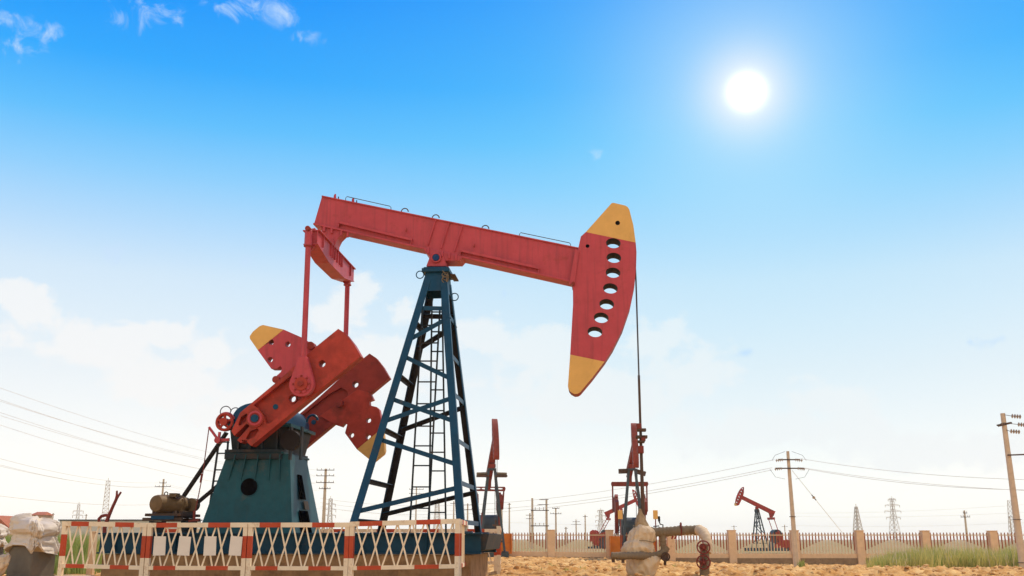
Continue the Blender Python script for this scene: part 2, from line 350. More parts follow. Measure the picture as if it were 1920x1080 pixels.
def main_pump():
    P = pump
    # skid: two long I-beams, cross members
    m = MB(); z0, z1 = 0.54, 0.97; s0 = T(188, 1010, -1.55)[0]; s1 = T(902, 1020, -1.55)[0]
    for v in (-1.55, 1.55):
        sg = -1 if v < 0 else 1
        m.box((s0, v - .01, z0 + .03), (s1, v + .01, z1 - .03), NAVY)
        m.box((s0, v - .12, z1 - .03), (s1 + .02, v + .12, z1), NAVY); m.box((s0, v - .12, z0), (s1, v + .12, z0 + .03), NAVY)
        k = s0 + .35
        while k < s1 - .2:
            m.box((k, v - .11, z0 + .03), (k + .02, v + .11, z1 - .03), NAVY); k += 1.35
    for s in (s0 + .02, -6.6, -5.2, -3.9, -2.6, -1.4, 0.6): m.box((s, -1.42, z0 + .03), (s + .14, 1.42, z1 - .03), DARKB)
    m.plate([(s1 - .16, z0 + .04), (s1 + .08, z0 + .08), (s1 + .16, z1 - .02), (s1 - .16, z1 - .03)], [], -1.5, 1.5, DARKB)
    m.box((s0, -1.4, z1 - .02), (-6.3, 1.4, z1 + .006), DARKB)
    m.build('skid', P, .006)
    # tower
    lower = {}
    legs = {'nl': (T3(796, 519, -.36), T3(655.5, 979, -1.5), (1, 0, 0), (0, 1, 0)), 'nr': (T3(838, 520, -.36), T3(870, 975, -1.5), (-1, 0, 0), (0, 1, 0))}
    legs['fl'] = (Vector((legs['nl'][0].x, .36, legs['nl'][0].z)), Vector((legs['nl'][1].x, 1.5, legs['nl'][1].z)), (1, 0, 0), (0, -1, 0))
    legs['fr'] = (Vector((legs['nr'][0].x, .36, legs['nr'][0].z)), Vector((legs['nr'][1].x, 1.5, legs['nr'][1].z)), (-1, 0, 0), (0, -1, 0))
    L = {}
    for k, (a, b, da, db) in legs.items():
        t = (a.z - z1) / (a.z - b.z); foot = a + (b - a) * t
        L[k] = (a, foot)
        x = MB(); x.angle(a, foot, .165, .022, BLUE, da, db, DKBROWN); x.box((foot.x - .16, foot.y - .12, z1 + .002), (foot.x + .16, foot.y + .12, z1 + .03), BLUE)
        x.build('tower_leg', P)
    def on(k, z): a, b = L[k]; t = (a.z - z) / (a.z - b.z); return a + (b - a) * t
    def brace(k1, y1, k2, y2, side, inset, w=.10):
        pass
    def zof(k, py):                                        # height on a near leg at picture row py
        best = None
        a, b = L[k]
        lo, hi = 0.0, 1.0
        for _ in range(40):
            mid = (lo + hi) / 2; q = a + (b - a) * mid; w = PO + PU * q.x + PV * q.y + Vector((0, 0, q.z))
            d = w - Vector((0, 0, HC)); zc = d.y * cos(PITCH) + d.z * sin(PITCH); yc = -d.y * sin(PITCH) + d.z * cos(PITCH)
            if 540 - F * yc / zc < py: lo = mid
            else: hi = mid
        return q.z
    near = [('nl', 573, 'nr', 574), ('nl', 635, 'nr', 589), ('nl', 661, 'nr', 708), ('nl', 787, 'nr', 739), ('nl', 741, 'nr', 787), ('nl', 817, 'nr', 868), ('nl', 956, 'nr', 908)]
    for i, (a, ya, b, yb) in enumerate(near):
        for sgn, pre in ((1, 'n'), (-1, 'f')):
            if pre == 'f' and i in (2, 5, 4): continue
            p = on(pre + a[1], zof(a, ya)); q = on(pre + b[1], zof(b, yb)); off = (.03 + .012 * (i % 2)) * sgn
            d = (q - p).normalized(); p = p + d * .02; q = q - d * .02
            p = p + Vector((0, off, 0)); q = q + Vector((0, off, 0))
            x = MB(); x.angle(p, q, .10, .014, BLUE, (0, 0, -1), (0, sgn, 0), DKBROWN); x.build('cross_brace', P)
    for i, (k1, k2) in enumerate((('nr', 'fr'), ('nl', 'fl'))):
        sgn = -1 if k1 == 'nr' else 1
        rows = (585, 660, 733, 820, 900, 974) if k1 == 'nr' else (600, 700, 800, 897, 972)
        for y in rows:
            z = zof(k1, y); p = on(k1, z) + Vector((.025 * sgn, .02, 0)); q = on(k2, z) + Vector((.025 * sgn, -.02, 0))
            x = MB(); x.angle(p, q, .10, .014, BLUE, (0, 0, -1), (sgn, 0, 0), DKBROWN); x.build('side_brace', P)
    # tower head
    m = MB(); a = L['nl'][0]; b = L['nr'][0]; zt = T(820, 500, -.4)[1]; zb = T(820, 545, -.4)[1]; zc = T(820, 556, -.4)[1]
    l0 = on('nl', zb); r0 = on('nr', zb)
    for v in (-1, 1):
        m.hexa([(a.x + .02, v * .345, zt - .12), (b.x - .02, v * .345, zt - .12), (r0.x - .03, v * (abs(r0.y) - .03), zb), (l0.x + .03, v * (abs(l0.y) - .03), zb)],
               [(a.x + .02, v * .325, zt - .12), (b.x - .02, v * .325, zt - .12), (r0.x - .03, v * (abs(r0.y) - .055), zb), (l0.x + .03, v * (abs(l0.y) - .055), zb)], BLUE)
    for s, s2 in ((a.x + .03, l0.x + .03), (b.x - .05, r0.x - .05)):
        m.hexa([(s, -.3, zt - .12), (s, .3, zt - .12), (s2, .36, zb), (s2, -.36, zb)], [(s + .02, -.3, zt - .12), (s + .02, .3, zt - .12), (s2 + .02, .36, zb), (s2 + .02, -.36, zb)], BLUE)
    m.box((a.x - .06, -.43, zt - .12), (b.x + .06, .43, zt - .03), BLUE)
    m.box((a.x - .02, -.40, zt - .03), (b.x + .02, .40, zt), BLUE)
    m.box((b.x + .05, -.20, zt - .16), (b.x + .17, .42, zt - .13), STEEL)
    m.ring((a.x - .12, -.3, zt - .16), (0, 1, 0), .09, .014, BLUE, 16, 6)
    m.ring((b.x + .12, .1, zt - .62), (0, 1, 0), .09, .014, BLUE, 16, 6)
    m.build('tower_head', P, .006)
    r = MB(); 
    for i in range(3):
        z = zt - .2 - i * .06; r.ring((b.x - .04 + .02 * (i % 2), -.40, z), (.3 * (i % 2) - .1, 1, .4 * (i % 3 - 1)), .07, .011, LAG, 14, 6)
    r.tube([(b.x - .1, -.42, zt - .1), (b.x + .02, -.46, zt - .25), (b.x + .0, -.44, zt - .38)], .012, LAG, 6)
    tag(r.build('rope', P), 'pale rope looped round the top of the tower')
    # ladders inside the tower
    def ladder(r1, r2, v, rungs):
        x = MB()
        for (p, q) in (r1, r2):
            x.bar(T3(*p, v), T3(*q, v) + Vector((0, 0, -.45)), .05, .035, DARKB)
        for y in rungs:
            def xi(rr): (x0, y0), (x1, y1) = rr; return x0 + (x1 - x0) * (y - y0) / (y1 - y0)
            x.bar(T3(xi(r1), y, v), T3(xi(r2), y, v), .03, .03, DARKB)
        x.build('ladder', P)
    ladder(((792, 575), (768, 975)), ((825, 577), (802, 975)), -.05, (610, 643, 677, 716, 757, 799, 836, 873, 913, 953))
    ladder(((810, 558), (805, 975)), ((829, 560), (837, 975)), .22, (585, 622, 659, 694, 731, 770, 812, 848, 883, 922, 961))
    # saddle bearing
    m = MB(); V = .30
    out = [T(799, 499, -V), T(807, 478, -V), T(810, 475, -V), T(829, 475, -V), T(832, 480, -V), T(838, 499, -V)]
    m.plate(out, [], -.30, -.12, RED); m.plate(out, [], .12, .30, RED)
    c = T(818, 484, -V); top = T(820, 467, -.2)
    m.tube([(c[0], -.29, c[1]), (c[0], .33, c[1])], .135, RED, 24); m.ring((c[0], -.345, c[1]), (0, 1, 0), .105, .022, RED, 24, 8)
    m.plate([T(793, 464, -.25), T(868, 482, -.25), T(862, 489, -.25), T(836, 489, -.25), T(808, 482, -.25), T(798, 474, -.25)], [], -.27, .27, RED)
    for k in (803, 829, 842, 855):
        y = 468 + (k - 803) * .24
        p = T3(k, y, -.30); m.tube([p + Vector((0, 0, .05)), p + Vector((0, 0, -.10))], .028, RED, 8)
    m.build('saddle_bearing', P, .008)
    MB().tube([(c[0], -.375, c[1]), (c[0], -.34, c[1])], .078, CAPB, 20).build('bearing_cap', P)
    # walking beam
    m = MB(); V = -.20
    tl, tr, br, bl = T(603, 368, V), T(1086, 466, V), T(1076, 529, V), T(588, 420, V)
    bm = T(640, 431, V)
    m.plate([tl, tr, br, bl], [], -.18, .18, RED)
    d = Vector((tr[0] - tl[0], tr[1] - tl[1])).normalized(); n = Vector((-d.y, d.x))
    def flange(p, q, t0, t1, w): 
        m.plate([(p[0] + n.x * t0, p[1] + n.y * t0), (q[0] + n.x * t0, q[1] + n.y * t0), (q[0] + n.x * t1, q[1] + n.y * t1), (p[0] + n.x * t1, p[1] + n.y * t1)], [], -w, w, RED)
    flange(tl, tr, -.012, .022, .215); flange(bl, br, -.022, .02, .245)
    m.build('walking_beam', P, .008)
    for (p, q) in (((636, 414), (773, 447)), ((864, 467), (1012, 500))):
        x = MB(); a = T(*p, -.27); b = T(*q, -.27)
        for sg in (-1, 1):
            lo, hi = sorted((sg * .183, sg * .275))
            x.plate([(a[0], a[1]), (b[0], b[1]), (b[0] + n.x * -.03, b[1] + n.y * -.03), (a[0] + n.x * -.03, a[1] + n.y * -.03)], [], lo, hi, RED)
            lo, hi = sorted((sg * .255, sg * .275))
            x.plate([(a[0] - n.x * .03, a[1] - n.y * .03), (b[0] - n.x * .03, b[1] - n.y * .03), (b[0] - n.x * .06, b[1] - n.y * .06), (a[0] - n.x * .06, a[1] - n.y * .06)], [], lo, hi, RED)
            lo, hi = sorted((sg * .183, sg * .255))
            for e, k in ((a, 0), (b, -.02)):
                x.plate([(e[0] + d.x * k - n.x * .03, e[1] + d.y * k - n.y * .03), (e[0] + d.x * (k + .02) - n.x * .03, e[1] + d.y * (k + .02) - n.y * .03),
                         (e[0] + d.x * (k + .02) - n.x * .15, e[1] + d.y * (k + .02) - n.y * .15), (e[0] + d.x * k - n.x * .15, e[1] + d.y * k - n.y * .15)], [], lo, hi, RED)
            for q_ in range(5):
                f_ = .1 + q_ * .2; c_ = (a[0] + (b[0] - a[0]) * f_, a[1] + (b[1] - a[1]) * f_)
                x.tube([(c_[0], sg * .23, c_[1] + .0), (c_[0] + n.x * .035, sg * .23, c_[1] + n.y * .035)], .014, RED, 6)
        x.build('beam_ledge', P)
    for (p, q) in (((817, 413), (802, 460)), ((842, 418), (827, 466)), ((867, 424), (852, 471))):
        a = T3(*p, -.2); b = T3(*q, -.2)
        for sg in (-1, 1): x = MB(); x.bar((a.x, sg * .205, a.z), (b.x, sg * .205, b.z), .05, .025, RED); x.build('stiffener', P)
    for px, py in ((762, 431), (889, 460)):
        p = T3(px, py, -.2); x = MB(); x.bar(p + Vector((0, -.02, .0)), p + Vector((0, -.08, .0)), .03, .06, RED, (1, 0, 0)); x.bar(p + Vector((.01, -.06, .02)), p + Vector((.01, -.06, -.07)), .02, .03, DRED); x.build('lug', P)
    # top hoops, grab rails and lifting eyes
    for px, py in ((759, 398), (817, 410), (910, 430)):
        p = T3(px, py - 1, 0.0); MB().ring(p, (0, 1, 0), .085, .014, STEEL, 18, 6, 0, pi).build('hoop', P)
    for a_, b_ in (((648, 377), (733, 395)), ((974, 445), (1070, 464))):
        v = -.12; p, q = T3(*a_, v), T3(*b_, v); h = Vector((0, 0, .115))
        MB().tube([p - h * .4, p + h * .7, p + h + Vector((.03, 0, 0)), q + h - Vector((.03, 0, 0)), q + h * .7, q - h * .6], .009, STEEL, 6).build('handrail', P)
    for px, py in ((628, 372), (662, 379)):
        p = T3(px, py - 3, -.05); x = MB(); x.tube([p + Vector((0, 0, -.06)), p + Vector((0, 0, .03)), p + Vector((.01, 0, .07))], [.035, .03, .018], RED, 10); x.tube([p + Vector((.09, 0, -.05)), p + Vector((.09, 0, .0))], .014, STEEL, 8); x.build('lifting_eye', P)
    # horsehead
    HV = .25; V = -HV
    A = [(1098.4, 435), (1147, 380.6), (1151, 380.2), (1172.5, 385.3), (1177, 388), (1180, 392.8), (1187.5, 422), (1192, 454.7)]
    B = [(1193.5, 472.5), (1192.8, 500.6), (1189.8, 534), (1181, 576.7), (1167, 617.4), (1148.7, 654), (1133.5, 678)]
    Cc = [(1110, 709), (1087.6, 735.6), (1083, 738.3), (1077, 738.8), (1070, 735), (1066, 730), (1064.8, 724), (1069, 664.7)]
    D = [(1074.4, 570.6), (1074, 534.4), (1077, 487.5), (1083.4, 468.8), (1089, 443.4)]
    t = lambda L_: [T(x, y, V) for x, y in L_]
    hs = [circ(T(x, y - .3, V), 13.4 / 79, 9.6 / 79, 26, radians(-8)) for x, y in ((1150, 456.2), (1151, 483.6), (1149.5, 511.6), (1144.5, 541), (1137.5, 570.6), (1127.3, 596), (1115.5, 622.5))]
    ush = T(1192, 454.7, V); usl = T(1098.4, 435, V)
    m = MB(); m.plate(t(A), [circ(T(1158, 418, V), .055, n=14)], -HV, HV, YEL, DKBROWN)
    m.plate(t([A[0]]) + t([A[-1]]) + t(B) + t([Cc[-1]]) + t(D), hs + [circ(T(1101.6, 461.3, V), .045, n=12)], -HV, HV, RED, DKBROWN, DRED)
    m.plate(t([B[-1]]) + t(Cc), [], -HV, HV, YEL, None, DRED)
    # curved wear band on the front of the head
    arc = t(A[5:]) + t(B) + t(Cc[:2])
    for v in (-HV, HV):
        pass
    m.build('horsehead', P, .006)
    x = MB()
    x.plate([T(1067, 533, -.28), T(1077, 533, -.28), T(1086, 470, -.28), T(1079, 466, -.28)], [], -.29, -.252, RED)
    x.tube([T3(1075, 533, -.24) + Vector((0, -.1, 0)), T3(1075, 533, -.24) + Vector((0, .5, 0))], .04, DRED, 10)
    x.build('hinge_plate', P)
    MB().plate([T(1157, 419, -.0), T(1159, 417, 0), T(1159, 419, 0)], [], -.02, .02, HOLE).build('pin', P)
    # bridle cables and polished rod
    e = T(1192.5, 505, 0); bx = T(1193.5, 560, 0)[0]
    for v in (-.07, .07):
        MB().tube([(e[0] - .02, v, e[1] + .3), (bx, v, e[1] - .3), (bx, v, T(1195, 712, 0)[1])], .016, CABLE, 6).build('bridle_cable', P)
    m = MB(); zr = T(1195, 712, 0)[1]; zl = T(1198, 800, 0)[1]; zw = T(1200, 965, 0)[1]
    m.tube([(bx, 0, zr + .1), (bx, 0, zl)], .028, STEEL, 8); m.tube([(bx, 0, zl), (bx, 0, zw)], [.032, .045], STEEL, 10)
    m.build('polished_rod', P)
    m = MB()
    for px, py, w, h in ((1203, 806, .20, .06), (1203, 819, .26, .06), (1202, 828, .16, .05), (1201, 843, .14, .16), (1198, 800, .12, .14), (1206, 822, .10, .12)):
        p = T3(px, py, -.05); m.box((p.x - w / 2, -.12, p.z - h / 2), (p.x + w / 2, .12, p.z + h / 2), STEEL if h < .1 else RUSTR)
    m.build('carrier_bar', P, .01)
    # equalizer girder across the tail
    se, ze = T(583, 447, -1.72); m = MB()
    a1 = .42
    for ds in (-.15, .13):
        m.add([(se + ds, -1.72, ze + .18), (se + ds, 1.72, ze + .18), (se + ds, 1.72, ze - .12), (se + ds, .75, ze - .28), (se + ds, -.75, ze - .28), (se + ds, -1.72, ze - .12),
               (se + ds + .02, -1.72, ze + .18), (se + ds + .02, 1.72, ze + .18), (se + ds + .02, 1.72, ze - .12), (se + ds + .02, .75, ze - .28), (se + ds + .02, -.75, ze - .28), (se + ds + .02, -1.72, ze - .12)],
              [(0, 1, 2, 3, 4, 5), (11, 10, 9, 8, 7, 6)] + [(i, (i + 1) % 6, (i + 1) % 6 + 6, i + 6) for i in range(6)], RED)
    m.box((se - .2, -1.72, ze + .18), (se + .2, 1.72, ze + .205), RED)
    for (va, za, vb, zb_) in ((-1.72, -.12, -.75, -.28), (-.75, -.28, .75, -.28), (.75, -.28, 1.72, -.12)):
        m.hexa([(se - .17, va, ze + za), (se + .17, va, ze + za), (se + .17, vb, ze + zb_), (se - .17, vb, ze + zb_)],
               [(se - .17, va, ze + za - .025), (se + .17, va, ze + za - .025), (se + .17, vb, ze + zb_ - .025), (se - .17, vb, ze + zb_ - .025)], RED)
    for v in (-1.3, -.6, -.42, -.24, .0, .24, .42, 1.3): m.box((se - .15, v - .012, ze - .10), (se + .19, v + .012, ze + .18), RED)
    m.build('equalizer', P, .005)
    m = MB()                                               # tail bearing hanging under the beam
    m.plate([T(603, 424, 0), T(655, 437, 0), T(646, 442, 0), T(638, 450, 0), T(633, 460, 0), T(632, 472, 0), (se + .16, ze + .17), (se - .16, ze + .17), (se - .2, ze + .36), T(607, 435, 0)], [], -.19, .19, RED)
    m.tube([(se, -.30, ze + .33), (se, .30, ze + .33)], .12, RED, 20)
    for k in (608, 622, 640, 652): 
        p = T3(k, 426 + (k - 603) * .25, -.22); m.tube([p + Vector((0, 0, .03)), p - Vector((0, 0, .09))], .03, RED, 8)
    m.build('tail_bearing', P, .008)
    # pitman arms
    sc, zc_ = T(569, 722, -1.72)
    zp, sp = zc_, sc
    for v in (-1.80, 1.80):
        g = -1 if v < 0 else 1
        top = Vector((se - .03, v, ze + .02)); bot = Vector((sp, v, zp + .40))
        x = MB(); x.tube([top + Vector((0, 0, -.2)), bot], [.062, .062], RED, 14)
        pa = x.build('pitman_arm', P)
        y = MB(); y.tube([top + Vector((0, 0, -.22)), top + Vector((0, 0, .14))], [.085, .075], RED, 14); y.tube([top + Vector((0, 0, -.24)), top + Vector((0, 0, -.21))], .10, DRED, 14)
        y.plate([(top.x - .10, top.z + .2), (top.x + .10, top.z + .24), (top.x + .18, top.z + .1), (top.x + .14, top.z - .16), (top.x + .02, top.z - .3), (top.x - .07, top.z - .2)], [], v - g * .17 - .05, v - g * .17 + .05, RED)
        y.tube([top + Vector((0, -.13, .16)), top + Vector((0, .13, .16))], .06, DRED, 12)
        y.build('upper_fork', pa, .006)
        y = MB(); o = [(sp - .09, zp + .60), (sp + .09, zp + .60)]
        o += [(sp + .27 * cos(t_), zp + .27 * sin(t_)) for t_ in [radians(20 - k * 220 / 20) for k in range(21)]]
        y.plate(o, [], v - .08, v + .08, RED)
        for R_, dd, mm in ((.21, .10, RED), (.145, .13, ORED), (.06, .17, DRED)): y.tube([(sp, v + g * .07, zp), (sp, v + g * dd, zp)], R_, mm, 26)
        for k in range(8):
            t_ = k * pi / 4; c_ = (sp + .175 * cos(t_), zp + .175 * sin(t_)); y.tube([(c_[0], v + g * .09, c_[1]), (c_[0], v + g * .135, c_[1])], .022, DRED, 6)
        y.tube([(sp, v - g * .5, zp), (sp, v, zp)], .10, DRED, 14)
        y.build('wrist_pin_bearing', pa, .008)
    # cranks
    CV = -1.55
    CR = [(635.6, 617.5), (650, 627), (664, 645), (677.8, 668.9), (473, 837), (460.6, 825.8), (453.6, 831.4), (446.7, 825.8), (470, 799), (464, 795), (441, 818), (435.6, 809), (452, 774.4), (521.7, 716), (591, 653.6)]
    q = [T(x, y, CV) for x, y in CR]
    hub = T(481.4, 785.6, CV); h1 = T(605, 682.8, CV); h2 = T(546.7, 746.7, CV); h3 = T(514.7, 762, CV)
    dirv = Vector((h1[0] - hub[0], h1[1] - hub[1])).normalized(); nn = Vector((-dirv.y, dirv.x))
    pa_ = [(477.8, 760.6), (483, 755.5), (551.4, 702.3), (575, 690), (588, 697), (590, 716), (562, 752), (508, 794), (501, 795), (497, 781), (488, 768)]
    pb_ = [(448.6, 796.7), (454, 782.8), (464, 776), (468.8, 781.4), (463, 791), (451.4, 799.5)]
    pc_ = [(462.5, 823), (470.8, 808.8), (484, 803.4), (487.5, 807.4), (479.6, 819), (466.7, 825)]
    pa_, pb_, pc_ = [[T(x_, y_, CV) for x_, y_ in l_] for l_ in (pa_, pb_, pc_)]
    for side, (va, vb) in ((-1, (-1.62, -1.30)), (1, (1.47, 1.72))):
        cm = ORED if side < 0 else DRED
        x = MB(); fo = va if side < 0 else vb; fi = -1.47 if side < 0 else 1.56
        if side < 0: x.plate(q, [circ(h1, .07, n=16), circ(h2, .07, n=16)], -1.47, vb, cm); x.plate(q, [circ(h1, .078, n=16), pa_, pb_, pc_], va, -1.4705, cm)
        else: x.plate(q, [circ(h1, .07, n=16), circ(h2, .07, n=16)], 1.56, vb, cm); x.plate(q, [circ(h1, .078, n=16), pa_], va, 1.5595, cm)
        cr = x.build('crank', P, .012)
        for sx_, sy_ in ((0, 0),):
            bs = MB(); bs.ring((h2[0], fi + (-.01 if side < 0 else .0), h2[1]), (0, 1, 0), .095, .022, cm, 20, 6); bs.build('boss', cr)
        hb = MB(); hb.tube([(hub[0], fo + side * -.02, hub[1]), (hub[0], fo + side * .05, hub[1])], .19, cm, 28); hb.ring((hub[0], fo + side * .05, hub[1]), (0, 1, 0), .135, .03, RED, 28, 8); hb.build('hub', cr)
        sh = MB(); sh.tube([(hub[0], fo, hub[1]), (hub[0], fo + side * .085, hub[1])], .085, BLUE, 18); sh.build('shaft_end', cr)
        pl = MB(); pl.tube([(h3[0], fi, h3[1]), (h3[0], fi - .02, h3[1])], .06, BLUE, 14); pl.build('plug', cr)
    # counterweights: one above the near crank, one below the far crank
    WV = -1.5
    t = lambda L_, v: [T(a_, b_, v) for a_, b_ in L_]
    x = MB(); H = [circ(T(a_, b_, WV), .062, n=16) for a_, b_ in ((507.8, 641), (539, 645), (505.8, 674))]
    x.plate(t([(531.4, 617.5), (492.5, 608.8), (486, 611), (473, 621.7), (467.5, 630), (468, 635), (482.8, 656.4)], WV), [], -1.48, -1.22, YEL)
    x.plate(t([(482.8, 656.4), (507.8, 691), (519, 691), (525, 686), (528, 690), (526, 697), (518, 704), (527, 716), (560, 706), (600, 668), (591, 650), (569, 634), (531.4, 617.5)], WV), H, -1.48, -1.22, RED)
    tag(x.build('counterweight', P, .014), 'red counterweight with rounded yellow tip above the near crank')
    x = MB(); b0 = MB(); b0.tube([T3(582, 648, -1.55) + Vector((0, -.02, 0)), T3(582, 648, -1.55) + Vector((0, .2, 0))], .09, DRED, 12); b0.build('clamp_bolt', P); b0 = MB()
    b0.tube([T3(518, 712, -1.55) + Vector((0, -.05, 0)), T3(518, 712, -1.55) + Vector((0, .2, 0))], .08, DRED, 12); b0.build('clamp_bolt', P)
    WV = 1.46
    H = [circ(T(a_, b_, WV), .062, n=16) for a_, b_ in ((691, 788), (659, 815.6), (690.6, 819.4))]
    x.plate(t([(669, 842.5), (698, 866), (702, 865), (719, 851), (721, 845), (720, 822), (717.5, 802)], WV), [], 1.46, 1.68, YEL)
    x.plate(t([(717.5, 802), (711, 768), (706, 763), (693, 760), (692, 752), (700, 749), (694, 737), (670, 730), (600, 780), (628, 796), (640, 800), (646, 793), (651, 796), (646.7, 812), (669, 842.5)], WV), H, 1.46, 1.68, ORED)
    tag(x.build('counterweight', P, .014), 'orange red counterweight with yellow tip below the far crank')
    # gearbox between the cranks
    m = MB(); gs, gzv = T(505, 800, -.8)[0], 0
    gl = T(427, 812, -.95)[0]; gr = T(586, 806, 1.0)[0]; zt_ = T(560, 800, -.95)[1]; zb_ = T(560, 862, -.95)[1]
    m.hexa([(gl + .10, -.80, zb_), (gr - .14, -.80, zb_), (gr - .14, .80, zb_), (gl + .10, .80, zb_)], [(gl + .02, -.92, zt_), (gr, -.92, zt_), (gr, .92, zt_), (gl + .02, .92, zt_)], DARKB)
    m.build('gearbox', P, .02)
    m = MB(); m.box((gl - .05, -1.0, zt_), (gr + .08, 1.0, zt_ + .07), TEAL)
    n_ = 14; cx = (gl + gr) / 2; rx = (gr - gl) / 2 - .03; rows = []
    vs = []; fs = []
    for j, (v, k) in enumerate(((-.95, .86), (-.92, .97), (-.85, 1.0), (.85, 1.0), (.92, .97), (.95, .86))):
        for i in range(n_ + 1):
            tt = pi * i / n_; ex = abs(cos(tt)) ** .75 * (1 if cos(tt) > 0 else -1); ez = sin(tt) ** .8
            vs.append((cx + rx * k * ex, v, zt_ + .07 + .50 * k * ez))
    for j in range(5):
        for i in range(n_): a_ = j * (n_ + 1) + i; fs.append((a_, a_ + 1, a_ + n_ + 2, a_ + n_ + 1))
    fs.append(tuple(range(n_ + 1))); fs.append(tuple(range(6 * (n_ + 1) - 1, 5 * (n_ + 1) - 1, -1)))
    m.add(vs, fs, BLUE); m.build('gearbox_cover', P)
    m = MB(); hk = T(586, 782, -.95); 
    m.ring((T(586, 782, -.3)[0], -.3, hk[1]), (0, 1, 0), .12, .03, BLUE, 14, 6, -pi * .1, pi * 1.0); m.build('lifting_hook', P)
    m = MB()
    for px, v in ((448, 0), (470, 0), (492, 0), (520, 0), (545, 0), (565, 0)):
        s_ = T(px, 840, -.9)[0]; m.box((s_ - .02, -.98, zb_), (s_ + .02, -.84, zt_), DARKB)
    m.tube([(T(545, 835, -.9)[0], -1.0, zt_ - .3), (T(545, 835, -.9)[0], -.8, zt_ - .3)], .22, BLACK, 20)
    m.build('gearbox_rib', P)
    # shafts
    MB().tube([(hub[0], -1.24, hub[1]), (hub[0], 1.50, hub[1])], .14, STEEL, 18).build('crank_shaft', P)
    # pedestal
    m = MB(); V = -1.0
    zt2 = T(480, 851, V)[1]; zm = T(480, 981, V)[1]
    lt = T(424, 855, V)[0]; rt = T(542, 855.6, V)[0]; lm = T(381, 980, V)[0]; rm = T(549, 981, V)[0]
    kk = (zt2 - z1) / (zt2 - zm); lb = lt + (lm - lt) * kk; rb = rt + (rm - rt) * kk
    vb_ = 1.15; vt = .95
    # far end of the right face stands further out at the bottom
    fr_t = T(575.6, 860, vt)[0]; fr_m = T(599, 980, 1.1)[0]; fr_b = fr_t + (fr_m - fr_t) * kk
    bot = [(lb, -1.1, z1), (rb, -1.1, z1), (fr_b, vb_, z1), (lb, vb_, z1)]
    topq = [(lt, -vt, zt2), (rt, -vt, zt2), (fr_t, vt, zt2), (lt, vt, zt2)]
    m.hexa(bot, topq, TEAL)
    m.build('pedestal', P, .01)
    m = MB(); m.box((lt - .03, -1.03, zt2), (fr_t + .04, 1.03, zt2 + .045), TEAL); m.box((lt - .03, -1.03, zt2 + .1), (fr_t + .0, 1.03, zb_ + .02), DARKB); m.box((lt + .0, -.9, zt2 + .045), (fr_t - .05, .9, zt2 + .1), DARKB)
    m.build('pedestal_flange', P, .006)
    def face(u_, w_):                                       # on near face: u 0..1 along s, w 0..1 up
        s_b = lb + (rb - lb) * u_; s_t = lt + (rt - lt) * u_; s_ = s_b + (s_t - s_b) * w_; v_ = -1.1 + (1.1 - vt) * w_; return Vector((s_, v_, z1 + (zt2 - z1) * w_))
    hgt = zt2 - z1
    for u_ in (.16, .33, .52, .71, .86):
        a = face(u_, .99); b = face(u_ - .01, .66); m = MB()
        m.hexa([a + Vector((-.01, .02, 0)), a + Vector((.01, .02, 0)), a + Vector((.01, -.10, 0)), a + Vector((-.01, -.10, 0))], [b + Vector((-.01, .02, 0)), b + Vector((.01, .02, 0)), b + Vector((.01, -.015, 0)), b + Vector((-.01, -.015, 0))], TEAL)
        m.build('rib', P)
    hc_ = T(466.7, 913, -1.03); w_ = (hc_[1] - z1) / hgt; v_ = -1.1 + (1.1 - vt) * w_
    fn = Vector((0, -hgt, 1.1 - vt)).normalized(); hp = Vector((hc_[0], v_, hc_[1]))
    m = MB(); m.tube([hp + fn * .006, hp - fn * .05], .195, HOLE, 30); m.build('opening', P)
    m = MB(); m.ring(hp + fn * .006, fn, .20, .010, TEAL, 30, 6); m.build('opening_rim', P)
    def sface(f_, w_):                                      # right face: f 0 near .. 1 far
        b = Vector((rb, -1.1, z1)) + (Vector((fr_b, vb_, z1)) - Vector((rb, -1.1, z1))) * f_
        t_ = Vector((rt, -vt, zt2)) + (Vector((fr_t, vt, zt2)) - Vector((rt, -vt, zt2))) * f_
        return b + (t_ - b) * w_ + Vector((.006, 0, 0))
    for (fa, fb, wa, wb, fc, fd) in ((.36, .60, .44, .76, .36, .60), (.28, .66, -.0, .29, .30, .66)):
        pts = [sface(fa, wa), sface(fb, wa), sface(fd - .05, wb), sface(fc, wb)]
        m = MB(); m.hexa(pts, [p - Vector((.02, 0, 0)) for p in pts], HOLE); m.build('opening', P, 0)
    m = MB(); pts = [sface(.5, .31), sface(.66, .31), sface(.64, .42), sface(.48, .42)]; m.hexa([p + Vector((.012, 0, 0)) for p in pts], pts, MOTOR); m.build('name_plate', P)
    # brake wheel and hoops, brake lever linkage
    bw = T3(421, 791, -1.0); m = MB(); m.ring(bw, (0, 1, 0), .178, .034, ORED, 30, 8); m.ring(bw + Vector((0, .1, 0)), (0, 1, 0), .178, .03, ORED, 30, 8)
    m.tube([bw + Vector((0, -.08, 0)), bw + Vector((0, .6, 0))], .09, ORED, 14)
    for k in range(5):
        t_ = k * 2 * pi / 5 + .3; m.bar(bw, bw + Vector((cos(t_) * .2, 0, sin(t_) * .2)), .04, .05, ORED)
    m.build('brake_wheel', P)
    m = MB(); 
    m.ring(bw + Vector((0, .05, 0)), (0, 1, 0), .215, .016, RED, 24, 6, -.2, pi * .9)
    p1, p2 = T3(392, 801, -1.0), T3(410, 826, -1.0); m.bar(p1, p2, .05, .05, RED); m.bar(p2, T3(430, 824, -1.), .06, .06, RED); m.bar(p2, T3(412, 810, -1.), .05, .05, RED)
    m.tube([p2 + Vector((0, -.1, 0)), p2 + Vector((0, .12, 0))], .07, RED, 10)
